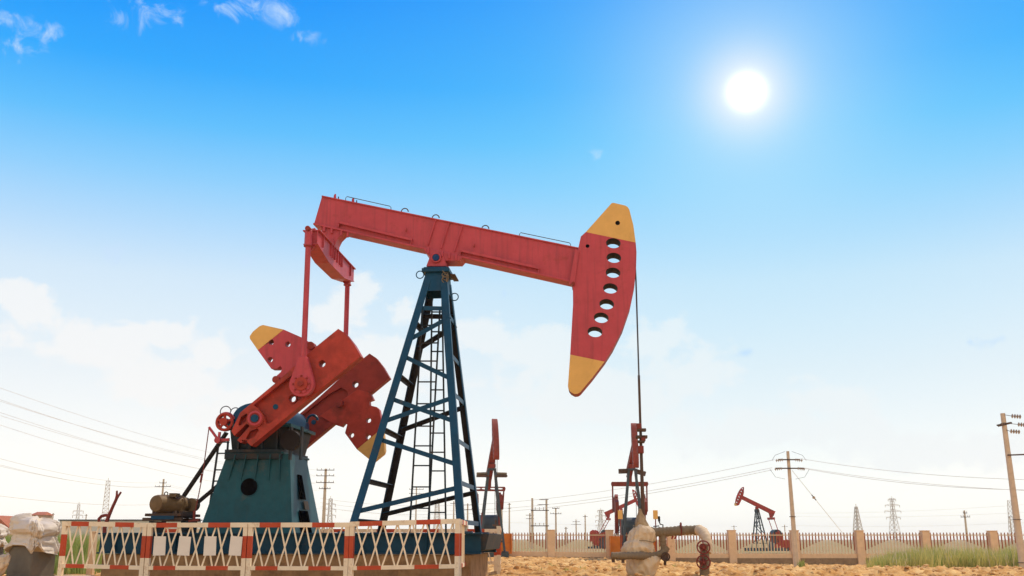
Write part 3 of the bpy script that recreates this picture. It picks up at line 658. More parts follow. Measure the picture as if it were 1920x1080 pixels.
    m.tube([p1, T3(380, 890, -1.0), T3(365, 965, -1.0)], .012, RUSTR, 6); m.tube([T3(379, 888, -1.0), T3(376, 905, -1.0)], .025, RUSTR, 6)
    m.tube([T3(364, 958, -1.0), T3(364, 974, -1.0)], .03, RUSTR, 8); m.bar(T3(355, 977, -1), T3(374, 975, -1), .10, .04, RUSTR)
    m.build('brake_linkage', P)
    for c_, r_ in (((423, 772), .125), ((441, 774), .115)):
        MB().ring(T3(*c_, -.7), (0, 1, 0), r_, .012, CABLE, 18, 6, -.4, pi).build('hoop', P)
    # ladder beside pedestal
    m = MB(); v = .3
    m.bar(T3(411, 825, v), T3(394, 945, v), .04, .04, DARKB); m.bar(T3(428, 822, v), T3(420, 945, v), .04, .04, DARKB)
    for y in (829, 850, 881, 902, 925): m.bar(T3(411 - (y - 831) * .15, y, v), T3(430, y, v), .03, .03, DARKB)
    m.build('ladder', P)
    # belts, motor
    m = MB(); v = -.35
    m.bar(T3(340, 937, v), T3(425, 811, v), .16, .05, BLACK); m.build('drive_belt', P)
    m = MB(); m.bar(T3(352, 958, v), T3(440, 884, v), .16, .05, BLACK); m.build('drive_belt', P)
    mo = T3(292, 944, -1.30); me_ = T3(334, 946, -.62); m = MB(); ax = (me_ - mo).normalized()
    m.tube([mo - ax * .02, mo, mo + ax * .06, me_ - ax * .02, me_], [.12, .175, .19, .19, .20], MOTOR, 28)
    for k in range(18):
        t_ = 2 * pi * k / 18; r_ = Vector((0, cos(t_), sin(t_))) * .196; m.bar(mo + ax * .17 + r_, me_ - ax * .06 + r_, .012, .02, MOTOR, r_)
    m.box((mo.x + .2, mo.y + .2, mo.z + .15), (mo.x + .36, mo.y + .42, mo.z + .23), MOTOR)
    m.ring(mo + ax * .3 + Vector((0, 0, .22)), (0, 1, 0), .04, .012, STEEL, 12, 6)
    mt = m.build('motor', P)
    x = MB(); x.tube([me_, me_ + ax * .10], [.215, .20], MOTOR, 24); x.box((me_.x + .02, me_.y - .12, me_.z - .25), (me_.x + .16, me_.y + .12, me_.z + .12), MOTOR); x.build('end_shield', mt, .01)
    x = MB(); pc = Vector((me_.x + .22, -.35, me_.z)); x.tube([pc - Vector((.0, .09, 0)), pc + Vector((.0, .09, 0))], .15, MOTOR, 22); x.tube([me_ + ax * .05, me_ + ax * .24], .17, MOTOR, 20); x.build('pulley', mt)
    m = MB(); zmm = T(320, 966, -.8)[1]; sl_, sr_ = T(282, 966, -.8)[0], T(353, 966, -.8)[0]
    m.box((sl_ + .05, -1.2, zmm - .03), (sr_, -.1, zmm + .03), STEEL); m.box((sl_, -1.2, zmm - .13), (sr_ + .02, -1.12, zmm - .06), STEEL); m.box((sl_, -.2, zmm - .13), (sr_ + .02, -.12, zmm - .06), STEEL)
    for s_ in (sl_ + .12, sl_ + .35, sl_ + .6, sr_ - .12): m.box((s_ - .03, -.93, zmm - .06), (s_ + .03, -.15, zmm + .09), STEEL)
    m.bar((sl_ + .1, -1.0, zmm), (mo.x + .15, -1.15, mo.z - .15), .04, .04, STEEL); m.bar((sr_ - .25, -.8, zmm), (me_.x, -.7, me_.z - .15), .05, .06, STEEL)
    m.box((sl_ + .02, -.9, z1), (sl_ + .12, -.2, zmm - .13), DARKB); m.box((sr_ - .12, -.9, z1), (sr_ - .02, -.2, zmm - .13), DARKB)
    m.box((sl_ + .2, -1.22, zmm - .10), (sr_ - .15, -1.205, zmm - .02), BLUE)
    m.build('motor_mount', P, .006)
    # forked brake lever at the tail end of the skid
    m = MB(); v = -1.2
    m.tube([T3(200, 978, v), T3(205, 965, v), T3(212, 949, v), T3(218, 936, v)], [.045, .04, .035, .035], RUSTR, 8)
    m.tube([T3(217, 938, v), T3(219, 929, v), T3(219.3, 920, v)], [.03, .026, .022], RUSTR, 8); m.tube([T3(217, 938, v), T3(222, 930, v), T3(227, 922.5, v)], [.03, .026, .022], RUSTR, 8)
    m.tube([T3(205, 967, v), T3(197, 966, v), T3(190, 968, v), T3(185.5, 973, v), T3(186, 979, v), T3(190, 986, v)], .034, RUSTR, 8)
    m.tube([T3(200, 978, v), T3(196, 990, v), T3(196, 1000, v)], .045, RUSTR, 8)
    m.build('brake_lever', P)
main_pump()

def obj_local(s, v, z=0): return PO + PU * s + PV * v + Vector((0, 0, z))

# concrete foundation under the skid
m = MB(); sa = T(196, 1045, -1.5)[0]; sb = T(884, 1045, -1.5)[0]
m.box((sa, -1.62, -.6), (sb, 1.62, .528), BCONC)
k = sa + 1.4
fo = m.build('concrete_foundation', None, .02); fo.location = PO; fo.rotation_euler = (0, 0, -TH)
tag(fo, 'long brown concrete block carrying the blue skid of the large pumpjack', 'foundation')

# ------------------------------------------------------------------ barriers
def barrier(p, q, zp, zq, label, group='red and white lattice barrier panels', H=1.18, seed=0, nx=7, far=False):
    p = Vector((p[0], p[1], zp)); q = Vector((q[0], q[1], zq)); d = q - p; Lh = d.xy.length; rz = atan2(d.y, d.x); sl = (zq - zp) / Lh
    root = tag(empty('lattice_barrier', p, rz), label, 'barrier', group)
    def z(x): return sl * x
    rnd = random.Random(seed)
    for x0, nm in ((0.045, 'post'), (Lh - .045, 'post')):
        m = MB(); m2 = 0
        for (a, b, mm) in ((-.25, .50, WHT), (.50, .92, ORG), (.92, H - .002, WHT)): m.box((x0 - .042, -.042, z(x0) + a), (x0 + .042, .042, z(x0) + b), mm)
        m.build(nm, root)
    for zc, h, nm, r in ((H - .045, .09, 'top_rail', (.10, .31, .62, .84)), (.315, .075, 'bottom_rail', (.08, .30, .60, .82))):
        m = MB(); j = rnd.uniform(-.015, .015); cuts = [0.045] + [c * Lh + j * Lh for c in r] + [Lh - .045]
        for i in range(5):
            a, b = cuts[i], cuts[i + 1]; mm = ORG if i % 2 else WHT
            w = .036 if nm == 'bottom_rail' else .05
            if nm == 'top_rail': a = 0.0 if i == 0 else a; b = Lh if i == 4 else b
            else: a = .089 if i == 0 else a; b = Lh - .089 if i == 4 else b
            m.hexa([(a, -w, z(a) + zc - h / 2), (b, -w, z(b) + zc - h / 2), (b, w, z(b) + zc - h / 2), (a, w, z(a) + zc - h / 2)],
                   [(a, -w, z(a) + zc + h / 2), (b, -w, z(b) + zc + h / 2), (b, w, z(b) + zc + h / 2), (a, w, z(a) + zc + h / 2)], mm)
        m.build(nm, root)
    m = MB(); x0 = .12; w = (Lh - .24) / nx; zt, zb = H - .09, .35
    for i in range(nx):
        a = x0 + i * w; b = a + w * .92; j = rnd.uniform(-.012, .012); j2 = rnd.uniform(-.012, .012)
        m.bar((a + .02 + j, -.012, z(a) + zt), (b - .02 + j2, -.012, z(b) + zb), .012, .029, WHT)
        m.bar((b - j, .006, z(b) + zt), (a - j2, .006, z(a) + zb), .012, .029, WHT)
    m.build('lattice', root)
    return root
def gp(px, Y): return ((px - 960) * (Y * cos(PITCH) + .3) / F, Y)
B = [gp(128, 20.9), gp(286, 20.6), gp(472, 20.4), gp(660, 20.3), gp(864, 19.9)]
zs = [.015, -.02, -.02, -.02, .03]
lab = ['leftmost red and white lattice barrier panel, next to the covered grey cabinet',
       'red and white lattice barrier panel hung with four blank white boards',
       'red and white lattice barrier panel in front of the teal gearbox pedestal',
       'red and white lattice barrier panel in front of the blue tower legs']
pan = []
for i in range(4):
    a = Vector(B[i]); b = Vector(B[i + 1]); d = (b - a).normalized() * .004
    pan.append(barrier(a + d, b - d, zs[i], zs[i + 1], lab[i], seed=i, H=1.175 if i < 3 else 1.19))
a = Vector(B[4])
barrier(a + Vector((-.02, .13)), a + Vector((.0, 2.2)), .03, .02, 'red and white barrier panel seen edge on, turning back towards the skid end', seed=8)
q = at(172, 1040, 24.2); m = MB(); m.box((q.x - .07, 24.13, -.3), (q.x + .07, 24.27, .98), FPIL); m.box((q.x - .08, 24.12, .98), (q.x + .08, 24.28, 1.02), FPIL)
tag(m.build('concrete_post', None, .01), 'square tan concrete post among the weeds behind the leftmost barrier panel', 'post')
for i, (px0, px1, Y_, zz) in enumerate(((118, 196, 23.2, .04), (126, 180, 22.6, .03))):
    a = gp(px0, Y_); b = gp(px1, Y_); m = MB(); m.bar((a[0], a[1], zz), (b[0], b[1] - .15, zz), .16, .06, WHT)
    tag(m.build('plank', None, .006), ('longer back' if i == 0 else 'shorter front') + ' white plank lying on the ground behind the leftmost barrier panel', 'plank', 'planks behind the barrier')
fx = gp(937, 27.6); prev = fx
barrier((fx[0] + .0, 25.4), (fx[0] + .0, 27.45), -.03, -.08, 'red and white barrier panel seen edge on beside the orange guard', seed=10)
far_l = ['just right of the tower base', 'behind the right leg of the tower', 'behind the tower ladders', 'behind the left leg of the tower']
for i in range(4):
    nx_ = (fx[0] - .05 - 2.3 * (i + 1), 27.6 + .02 * i); barrier(nx_, (fx[0] - .06 - 2.3 * i, 27.6), -.08, -.08, 'far red and white barrier panel ' + far_l[i], 'far row of barrier panels behind the pumpjack', seed=20 + i)
# blank boards hanging on the second panel
bl = ['leftmost', 'second from the left', 'third from the left', 'rightmost']
d = (Vector(B[2]) - Vector(B[1])).normalized(); L2 = (Vector(B[2]) - Vector(B[1])).length
for i, px in enumerate((312, 357.5, 405, 452)):
    t = (px - 286) / (472 - 286) * L2; c = Vector(B[1]) + d * t
    m = MB(); m.add([(-.125, 0, -.19), (.125, -.01, -.19), (.125, -.006, .17), (-.115, 0, .18), (-.125, .014, -.19), (.125, .004, -.19), (.125, .008, .17), (-.115, .014, .18)],
                    [(0, 1, 2, 3), (7, 6, 5, 4), (0, 4, 5, 1), (1, 5, 6, 2), (2, 6, 7, 3), (3, 7, 4, 0)], PLATE)
    o = m.build('blank_board', None); o.location = (c.x, c.y - .065, .72); o.rotation_euler = (0, radians((-2, 2, -1.5, 2)[i]), atan2(d.y, d.x))
    tag(o, bl[i] + ' of the four blank white boards hung on the lattice barrier', 'board', 'blank white boards on the barrier')

# ------------------------------------------------------------------ covered cabinets and sack, left
def loft(rings, m, n, cap=True):
    vs = [p for r in rings for p in r]; fs = []
    for i in range(len(rings) - 1):
        for j in range(n): fs.append((i * n + j, i * n + (j + 1) % n, (i + 1) * n + (j + 1) % n, (i + 1) * n + j))
    if cap: fs.append(tuple(range(n - 1, -1, -1))); fs.append(tuple((len(rings) - 1) * n + j for j in range(n)))
    return MB().add(vs, fs, m)
def cabinet(x, y, z, w, dpt, h, rz, label, lab2, ch, seed):
    root = tag(empty('cabinet', (x, y, z), rz), label, 'cabinet', 'grey cabinets under white sheets')
    m = MB(); m.box((-w / 2, -dpt / 2, .03), (w / 2, dpt / 2, h), GREY); m.box((-w / 2 + .03, -dpt / 2 - .006, .1), (w / 2 - .03, -dpt / 2, h - .05), GREY)
    m.box((-w / 2 - .015, -dpt / 2 - .015, 0), (w / 2 + .015, dpt / 2 + .015, .03), GREY)
    m.build('body', root, .006)
    rings = []; n = 144; rnd = random.Random(seed); ph = [rnd.uniform(0, 6) for _ in range(6)]
    prof = [(-.06, 1.42, .085), (.0, 1.34, .06), (.10, 1.2, .04), (.19, 1.06, .022), (.205, 1.04, .022), (.225, 1.06, .028), (.29, 1.26, .045), (.38, 1.30, .045), (.47, 1.22, .05), (.53, 1.02, .05), (.565, .7, .045), (.58, .3, .02)]
    pf = []
    for a_, b_ in zip(prof[:-1], prof[1:]):
        for k in range(4): pf.append(tuple(a_[q] + (b_[q] - a_[q]) * k / 4 for q in range(3)))
    prof = pf + [prof[-1]]
    for (dz, sc, amp) in prof:
        r = []
        for j in range(n):
            t = 2 * pi * j / n; c, s = cos(t), sin(t); e = .42
            X = (abs(c) ** e) * (1 if c > 0 else -1) * w / 2; Y = (abs(s) ** e) * (1 if s > 0 else -1) * dpt / 2
            q = amp * (sin(9 * t + ph[0]) + .7 * sin(17 * t + ph[1] + dz * 6) + .5 * sin(31 * t + ph[2])) * .6
            nn_ = noise.noise(Vector((c * 2.2 + seed, s * 2.2, dz * 6))) * .10 - abs(noise.noise(Vector((c * 5 + seed, s * 5, dz * 12)))) * .16 + noise.fractal(Vector((c * 6, s * 6 + seed, dz * 22)), .7, 2.1, 4) * .035
            k = 1 + (q + nn_) * 1.2
            top = dz > .25
            zz = h + dz * ch / .58 + (noise.noise(Vector((c * 1.6, s * 1.6 + seed, dz * 3))) * .10 + (.06 * c * (-1) if top else 0)) + (.05 * sin(5 * t + ph[3]) if dz < .02 else 0)
            r.append((X * sc * k, Y * sc * k, zz))
        rings.append(r)
    c = loft(rings, WTARP, n).build('sheet_cover', root); c.data.set_sharp_from_angle(angle=radians(80))
    tag(c, lab2)
    return root
c = gp(68, 22.4); cabinet(c[0], c[1] + .2, .06, .72, .6, .62, radians(-24), 'grey metal cabinet tied under a bunched white sheet beside the barrier end', 'white sheet tied round the top of the cabinet', .62, 3)
c = gp(-22, 22.9); cabinet(c[0], c[1] + .1, .08, .70, .6, .66, radians(8), 'grey cabinet with white sheet, cut off by the left edge of the picture', 'white sheet with hanging torn corner', .46, 11)
def lump(name, c, r, m, amp, fr, sq=1.0, seed=0, sub=4, parent=None):
    import bmesh
    bm = bmesh.new(); bmesh.ops.create_icosphere(bm, subdivisions=sub, radius=1)
    for v in bm.verts:
        p = v.co.copy(); k = 1 + noise.fractal(p * fr + Vector((seed, seed, 0)), .8, 2.1, 4) * amp - abs(noise.noise(p * fr * 2.1 + Vector((seed, 3, 9)))) * amp
        v.co = Vector((p.x * r[0], p.y * r[1], p.z * r[2])) * k
    me = bpy.data.meshes.new(name); bm.to_mesh(me); bm.free(); me.materials.append(m)
    me.polygons.foreach_set('use_smooth', [True] * len(me.polygons))
    o = bpy.data.objects.new(name, me); COL.objects.link(o); o.location = c
    if parent: o.parent = parent
    return o
c = gp(18, 21.9); o = lump('sack', (c[0], c[1], .27), (.15, .16, .30), TARP, .28, 1.6, seed=4); o.rotation_euler = (0, radians(28), .3)
tag(o, 'crumpled tan woven sack leaning on the ground between the two cabinets', 'sack')

# ------------------------------------------------------------------ wellhead
WY = 23.0
def wz(px, py, Y=WY): return at(px, py, Y)
wc = wz(1205, 1040)
well = tag(empty('wellhead', (wc.x, WY, 0)), 'wellhead wrapped in tied cream sheeting under the polished rod', 'wellhead')
def wl(px, py, dy=0, Y=WY): p = at(px, py, Y + dy); return Vector((p.x - wc.x, p.y - WY, p.z))
prof = [(1078, 1181, 1231), (1068, 1177, 1234), (1056, 1175, 1237), (1047, 1176, 1236), (1041, 1175, 1230), (1036, 1169, 1226), (1028, 1166, 1228), (1020, 1170, 1226), (1014, 1177, 1223), (1007, 1178, 1226), (999, 1180, 1227), (992, 1185, 1224), (987, 1189, 1219)]
pf = []
for a_, b_ in zip(prof[:-1], prof[1:]):
    for k in range(5): t = k / 5; t = t * t * (3 - 2 * t) * .6 + t * .4; pf.append(tuple(a_[q] + (b_[q] - a_[q]) * t for q in range(3)))
prof = pf + [prof[-1]]
def wrap_rings(prof, n, amp):
  rings = []
  for k, (py, a, b) in enumerate(prof):
    pa, pb = wl(a, py), wl(b, py); cx = (pa.x + pb.x) / 2; R = (pb.x - pa.x) / 2; r = []
    for j in range(n):
        t = 2 * pi * j / n; tw = t + pa.z * .8 + noise.noise(Vector((cos(t), sin(t), pa.z * 2))) * .5; P_ = Vector((cos(t) * 1.5, sin(t) * 1.5, pa.z * 4.5))
        q = 1 + noise.fractal(P_, 1.0, 2.2, 4) * .10 * amp + .05 * amp * abs(sin(5.5 * tw)) - .045 * amp * abs(sin(9 * tw + 1 + 2 * noise.noise(P_))) - abs(noise.noise(P_ * 1.3 + Vector((3, 8, 1)))) * .12 * amp + .04
        r.append((cx + cos(t) * R * q, sin(t) * R * q, pa.z + noise.noise(Vector((cos(t) * 1.3, sin(t) * 1.3, 4.0 + pa.z * 2))) * .12 * min(1, R * 3)))
    rings.append(r)
  return rings
n = 150; rings = wrap_rings(prof, n, 1.25)
o = loft(rings, TARP, n).build('sheet_wrap', well); o.data.set_sharp_from_angle(angle=radians(85))
NET = mat('brown_netting', (0.40, 0.28, 0.15), .9, var=.3, stain=(.2, .13, .07), st_amt=.35, st_scale=6, bump=.9, bscale=22)
pn = [(991, 1190, 1217), (984, 1190, 1216), (977, 1191, 1213), (970, 1194, 1210), (962, 1196, 1207), (954, 1198, 1204)]; pf = []
for a_, b_ in zip(pn[:-1], pn[1:]):
    for k in range(4): pf.append(tuple(a_[q] + (b_[q] - a_[q]) * k / 4 for q in range(3)))
o = loft(wrap_rings(pf + [pn[-1]], 60, 1.6), NET, 60).build('net_wrap', well); o.data.set_sharp_from_angle(angle=radians(85))
m = MB()
for (py, dpx) in ((1015, 0), (987, 0)):
    pa = wl(1202, py); R = .29 if py > 1000 else .17; pts = [(pa.x + cos(t) * R, sin(t) * R, pa.z + .02 * sin(3 * t)) for t in [2 * pi * i / 24 for i in range(25)]]
    m.tube(pts, .008, LAG, 6, cap=False)
m.build('tie_rope', well)
m = MB(); g = wl(1205, 1066); m.tube([(g.x, 0, -.2), (g.x, 0, g.z + .1)], .24, STEEL, 20); m.build('casing', well)
def lagpipe(name, pts, r, parent, mt=LAG, label=None, seed=0):
    # resample and wobble to read as wrapped pipe
    P_ = [Vector(p) for p in pts]; out = []; rad = []
    for i in range(len(P_) - 1):
        n_ = max(2, int((P_[i + 1] - P_[i]).length / .025))
        for k in range(n_): out.append(P_[i].lerp(P_[i + 1], k / n_))
    out.append(P_[-1])
    for i in range(3): out = [out[0]] + [(out[j - 1] + out[j] + out[j + 1]) / 3 for j in range(1, len(out) - 1)] + [out[-1]]
    for i, p in enumerate(out): rad.append(r * (1 + .07 * sin(i * 1.9 + seed) + noise.noise(p * 7 + Vector((seed, 0, 0))) * .16))
    o = MB().tube(out, rad, mt, 18).build(name, parent); o.data.set_sharp_from_angle(angle=radians(80))
    if label: o['label'] = label
    return o
lagpipe('flow_pipe', [wl(1222, 998), wl(1250, 997), wl(1290, 994), wl(1316, 994)], .104, well, seed=1)
lagpipe('flow_pipe', [wl(1243, 1000), wl(1243, 1018), wl(1246, 1034)], .075, well, seed=2)
lagpipe('flow_pipe', [wl(1250, 1026), wl(1243, 1037, -.03), wl(1228, 1041, -.10), wl(1200, 1042, -.42), wl(1170, 1042, -.45), wl(1146, 1042, -.45)], .078, well, seed=3)
m = MB(); m.tube([wl(1246, 1044, -.10), wl(1246, 1044, .12)], .085, STEEL, 16); m.ring(wl(1248, 1044, -.12), (0, 1, 0), .085, .018, STEEL, 18, 6); m.tube([wl(1247, 1046), wl(1247, 1060)], .03, STEEL, 8); m.build('valve', well)
m = MB(); m.tube([wl(1235.5, 968), wl(1236, 978)], .026, BLACK, 8); m.tube([wl(1236, 978), wl(1238, 983), wl(1243, 984), wl(1243, 990)], .014, BLACK, 6); m.tube([wl(1225, 987), wl(1236, 986)], .012, BLACK, 6); m.build('gauge_stem', well)
m = MB()
for px in (1276,):
    q = wl(px, 994); m.ring(q, (1, .0, 0), .112, .016, RUSTR, 20, 6); m.tube([q + Vector((0, -.08, .06)), q + Vector((0, -.06, .16))], .022, RUSTR, 8)
m.build('pipe_clamp', well)
for (px, py) in ((1150, 1050), (1168, 1051)):
    m = MB(); q = wl(px, py, -.45); m.tube([q + Vector((0, 0, .05)), q + Vector((0, 0, -.05))], .035, STEEL, 8); m.build('bolt', well)
m = MB(); 
for px in (1262, 1268): q = wl(px, 1008); m.tube([q + Vector((0, 0, .04)), q + Vector((-.03, 0, -.03))], .02, DRED, 6)
m.build('bracket', well)
# valve post with two hand wheels
vp = at(1321, 1060, 22.3); vr = tag(empty('valve_post', (vp.x, vp.y, 0)), 'wrapped standpipe with two rust red handwheels one above the other', 'valve')
def vl(px, py, dy=0): p = at(px, py, 22.3 + dy); return Vector((p.x - vp.x, p.y - vp.y, p.z))
m = MB(); m.tube([vl(1321, 1095), vl(1321, 1068), vl(1321, 1040), vl(1322, 1020)], [.10, .105, .10, .09], LAG, 18); m.build('standpipe', vr)
lagpipe('elbow_wrap', [vl(1310, 993, .6), vl(1318, 998, .4), vl(1324, 1008, .15), vl(1327, 1022, .05), vl(1325, 1036)], .105, vr, TARP, seed=5)
for py, r in ((1026, .132), (1054, .138)):
    c_ = vl(1319, py, -.16); m = MB(); m.ring(c_, (0.12, 1, 0), r, .016, RUSTR, 30, 8)
    for k in range(5):
        t = 2 * pi * k / 5 + .4; m.bar(c_, c_ + Vector((cos(t) * r, 0, sin(t) * r)), .02, .02, RUSTR)
    m.tube([c_ + Vector((0, -.03, 0)), c_ + Vector((0, .12, 0))], .03, RUSTR, 10); m.tube([c_ + Vector((0, .05, 0)), c_ + Vector((0, .12, 0))], .075, RUSTR, 14)
    m.build('handwheel', vr)

# ------------------------------------------------------------------ smaller pumping units
def small_pump(loc, rz, label, tilt=0.0, crank=0.6, head=1.0, tower=5.1, ew=1.12, colr=RED, guards=True, k=1.0, yel=True, plat=False, rod=True):
    P = tag(empty('pumpjack', loc, rz), label, 'pumpjack', 'oil pumpjacks in the field'); P.scale = (k, k, k)
    m = MB()
    for v in (-.8, .8): m.box((-4.6, v - .09, .0), (1.6, v + .09, .38), GREYB)
    for s in (-4.5, -3, -1.5, 0, 1.4): m.box((s, -.71, .05), (s + .15, .71, .3), GREYB)
    m.build('skid', P)
    T_ = tower - .15
    for sx in (-.95, .62):
        for v in (-.75, .75):
            MB().bar((sx, v, .38), (sx * .14, v * .27, T_), .13, .13, GREYB).build('tower_leg', P)
    m = MB()
    for i, (f0, f1) in enumerate(((.12, .12), (.36, .12), (.36, .6), (.82, .6), (.6, .6), (.82, .82))):
        for v in (-1, 1):
            def pt(sx, f): z = .38 + (T_ - .38) * f; q = 1 - f; return (sx * (.14 + .86 * q), v * (.2 + .55 * q), z)
            m.bar(pt(-.95, f0), pt(.62, f1), .07, .08, GREYB)
    for f in (.25, .55, .8):
        for sx in (-.95, .62):
            z = .38 + (T_ - .38) * f; q = 1 - f; m.bar((sx * (.14 + .86 * q), -.2 - .55 * q, z), (sx * (.14 + .86 * q), .2 + .55 * q, z), .07, .08, GREYB)
    m.build('cross_brace', P)
    m = MB(); m.box((-.2, -.26, T_), (.2, .26, T_ + .12), GREYB); m.box((-.16, -.17, T_ + .12), (.16, .17, T_ + .4), colr); m.tube([(0, -.24, T_ + .28), (0, .24, T_ + .28)], .12, colr, 14); m.build('saddle_bearing', P)
    for v in (-1, 1):
        m = MB()
        if plat: m.box((-.25, *sorted((v * .95, v * .2))[:1], T_ - .42), (.35, sorted((v * .95, v * .2))[1], T_ - .30), STEEL); m.tube([(.0, v * .95, T_ - .22), (.0, v * .3, T_ - .2)], .09, LAG, 10)
        else: m.bar((0, v * .85, T_ - (.05 if v < 0 else .22)), (0, v * .2, T_ - .03), .3, .03, STEEL)
        m.build('platform', P)
    pz = T_ + .3; ct, st_ = cos(tilt), sin(tilt)
    def R(s, z): return (s * ct + z * st_ * -1, pz + s * st_ + z * ct)
    m = MB(); m.plate([R(-2.35, .12), R(2.3, .12), R(2.3, .52), R(-2.35, .62)], [], -.13, .13, colr)
    m.plate([R(-2.35, .10), R(2.3, .10), R(2.3, .14), R(-2.35, .14)], [], -.18, .18, colr); m.plate([R(-2.35, .60), R(2.3, .50), R(2.3, .54), R(-2.35, .64)], [], -.16, .16, colr)
    m.build('walking_beam', P)
    h = head; arc = [R(2.62 + .45 * cos(a) * h - .1, .35 + 1.45 * h * sin(a)) for a in [radians(x) for x in range(-78, 80, 12)]]
    back = [R(2.52, 1.75 * h), R(2.28, .9), R(2.2, .3), R(2.28, -.9 * h), R(2.50, -1.1 * h)]
    hl = [circ(R(2.62, .35 + z), .11, .11, 12) for z in (1.0, .62, .24, -.14, -.52, -.9)]
    m = MB(); m.plate(arc + back, [], -.16, -.13, colr); m.plate(arc + back, hl, .0 - .129, .129, colr)
    m.v = []; m.f = []; m.m = []; m.plate(arc + back, hl, -.17, .17, colr); m.build('horsehead', P)
    if yel:
        m = MB(); m.plate([R(2.49, -1.02 * h), R(2.83, -.85 * h), R(2.72, -1.13 * h), R(2.55, -1.14 * h)], [], -.175, .175, YEL); m.build('head_tip', P)
    hx, hz = R(2.95, .2); m = MB()
    if rod:
     for v in (-.06, .06): m.tube([(hx, v, hz), (hx, v, 1.9)], .018, CABLE, 5)
    if rod: m.tube([(hx, 0, 2.2), (hx, 0, .2)], .05, STEEL, 6); m.box((hx - .12, -.2, 1.85), (hx + .12, .2, 1.95), STEEL); m.build('polished_rod', P)
    ex, ez = R(-2.15, -.28); m = MB(); m.plate([R(-2.35, .12), R(-1.7, .12), (ex + .14, ez), (ex - .14, ez)], [], -.14, .14, colr); m.build('tail_bearing', P)
    m = MB(); sl = [[(v + a, b) for a, b in circ((0, 0), .2, .05, 12)] for v in (-.72, -.28, .28, .72)] if plat else []
    m2 = MB(); m2.plate([(-ew - .05, -.16), (ew + .05, -.16), (ew + .1, .0), (ew + .05, .12), (-ew - .05, .12), (-ew - .1, 0)], sl, -.12, .12, colr)
    m2.v = [(ex + b, a, ez - .12 + c_) for a, b, c_ in m2.v]; m2.build('equalizer', P)
    cs, cz = -2.35, 2.0; rr = 1.0; cpx, cpz = cs + rr * cos(crank), cz + rr * sin(crank)
    for v in (-ew, ew):
        MB().tube([(ex, v, ez - .1), (cpx, v, cpz)], .05, colr, 8).build('pitman_arm', P)
        g = 1 if v > 0 else -1; m = MB(); c, s = cos(crank), sin(crank)
        def Q(a, b): return (cs + a * c - b * s, cz + a * s + b * c)
        m.plate([Q(-.35, -.28), Q(2.0, -.3), Q(2.1, 0), Q(2.0, .3), Q(-.35, .28)], [], *sorted((v - g * .32, v - g * .12)), colr)
        m.plate([Q(.9, -.29), Q(1.9, -.29), Q(1.75, -1.0), Q(1.25, -1.1), Q(.9, -.8)], [], *sorted((v - g * .31, v - g * .1)), colr); m.plate([Q(.9, .29), Q(1.9, .29), Q(1.75, 1.0), Q(1.25, 1.1), Q(.9, .8)], [], *sorted((v - g * .31, v - g * .1)), colr)
        m.build('crank', P)
    m = MB(); m.hexa([(-3.2, -.75, .38), (-1.5, -.75, .38), (-1.5, .75, .38), (-3.2, .75, .38)], [(-3.0, -.55, 1.55), (-1.7, -.55, 1.55), (-1.7, .55, 1.55), (-3.0, .55, 1.55)], GREYB); m.build('pedestal', P)
    m = MB(); m.box((-3.0, -.6, 1.55), (-1.6, .6, 2.0), GREYB)
    m.tube([(-2.3, -.58, 2.0), (-2.3, .58, 2.0)], .62, GREYB, 22); m.build('gearbox', P)
    m = MB(); m.tube([(-4.1, -.2, .8), (-3.5, -.2, .8)], .2, MOTOR, 14); m.box((-4.1, -.4, .38), (-3.4, .1, .62), STEEL); m.build('motor', P)
    if guards:
        for v in (-1, 1):
            a, b = sorted((v * (ew + .28), v * (ew + .34)))
            m = MB(); m.plate([(-4.4, .22), (-.4, .22), (-.2, .6), (-.3, 1.45), (-4.4, 1.45)], [], a, b, GUARD)
            c_, d_ = sorted((v * (ew - .42), v * (ew + .28))); m.box((-.45, c_, .22), (-.40, d_, 1.45), GUARD)
            tag(m.build('crank_guard', P), 'orange guard plate round the crank')
            m = MB(); m.box((-.5, *sorted((v * (ew - .5), v * (ew - .38)))[:1], .22), (-.36, sorted((v * (ew - .5), v * (ew - .38)))[1], 2.7 if plat else 1.5), colr); m.build('guard_post', P)
    return P
gx = lambda px, Y: (px - 960) * (Y * cos(PITCH) + .3) / F
y2 = 62; small_pump((gx(920, y2), y2 + 2.6, gz(0, 62) + .02), radians(-83), 'distant pumpjack seen head on just right of the blue tower, brown horsehead high', tilt=radians(27), crank=radians(100), plat=True, ew=.98, tower=5.45, yel=False, colr=RUSTP)
y3 = 62; small_pump((gx(1197, y3), y3 + 2.6, gz(7, 62) + .02), radians(-91.5), 'distant pumpjack seen head on behind the wrapped wellhead, red cross beam over orange guards', tilt=radians(17), crank=radians(80), ew=1.1, tower=5.6, yel=False, colr=RUSTP)
p3 = Vector((gx(1186, y3), y3 + 2.6, gz(7, 62)))
for (px, nm) in ((1163, 'left'), (1229, 'right')):
    q = at(px, 965, 62.3); m = MB(); m.box((q.x - .14, q.y, q.z - .26), (q.x + .14, q.y + .03, q.z + .26), YEL)
    m.box((q.x - .03, q.y + .03, gz(q.x, q.y)), (q.x + .03, q.y + .09, q.z), RUSTR)
    tag(m.build('yellow_plate', None), 'yellow plate on a post at the %s of the head-on pumpjack with orange guards' % nm, 'sign')
y4 = 118; small_pump((gx(1421, y4), y4, -.5), radians(180 + 8), 'small distant pumpjack facing left with raised head, behind the fence by the mid pole', tilt=radians(26), crank=radians(250), guards=False, tower=5.15, ew=.9, colr=ORED, rod=False, k=.9, head=.88)
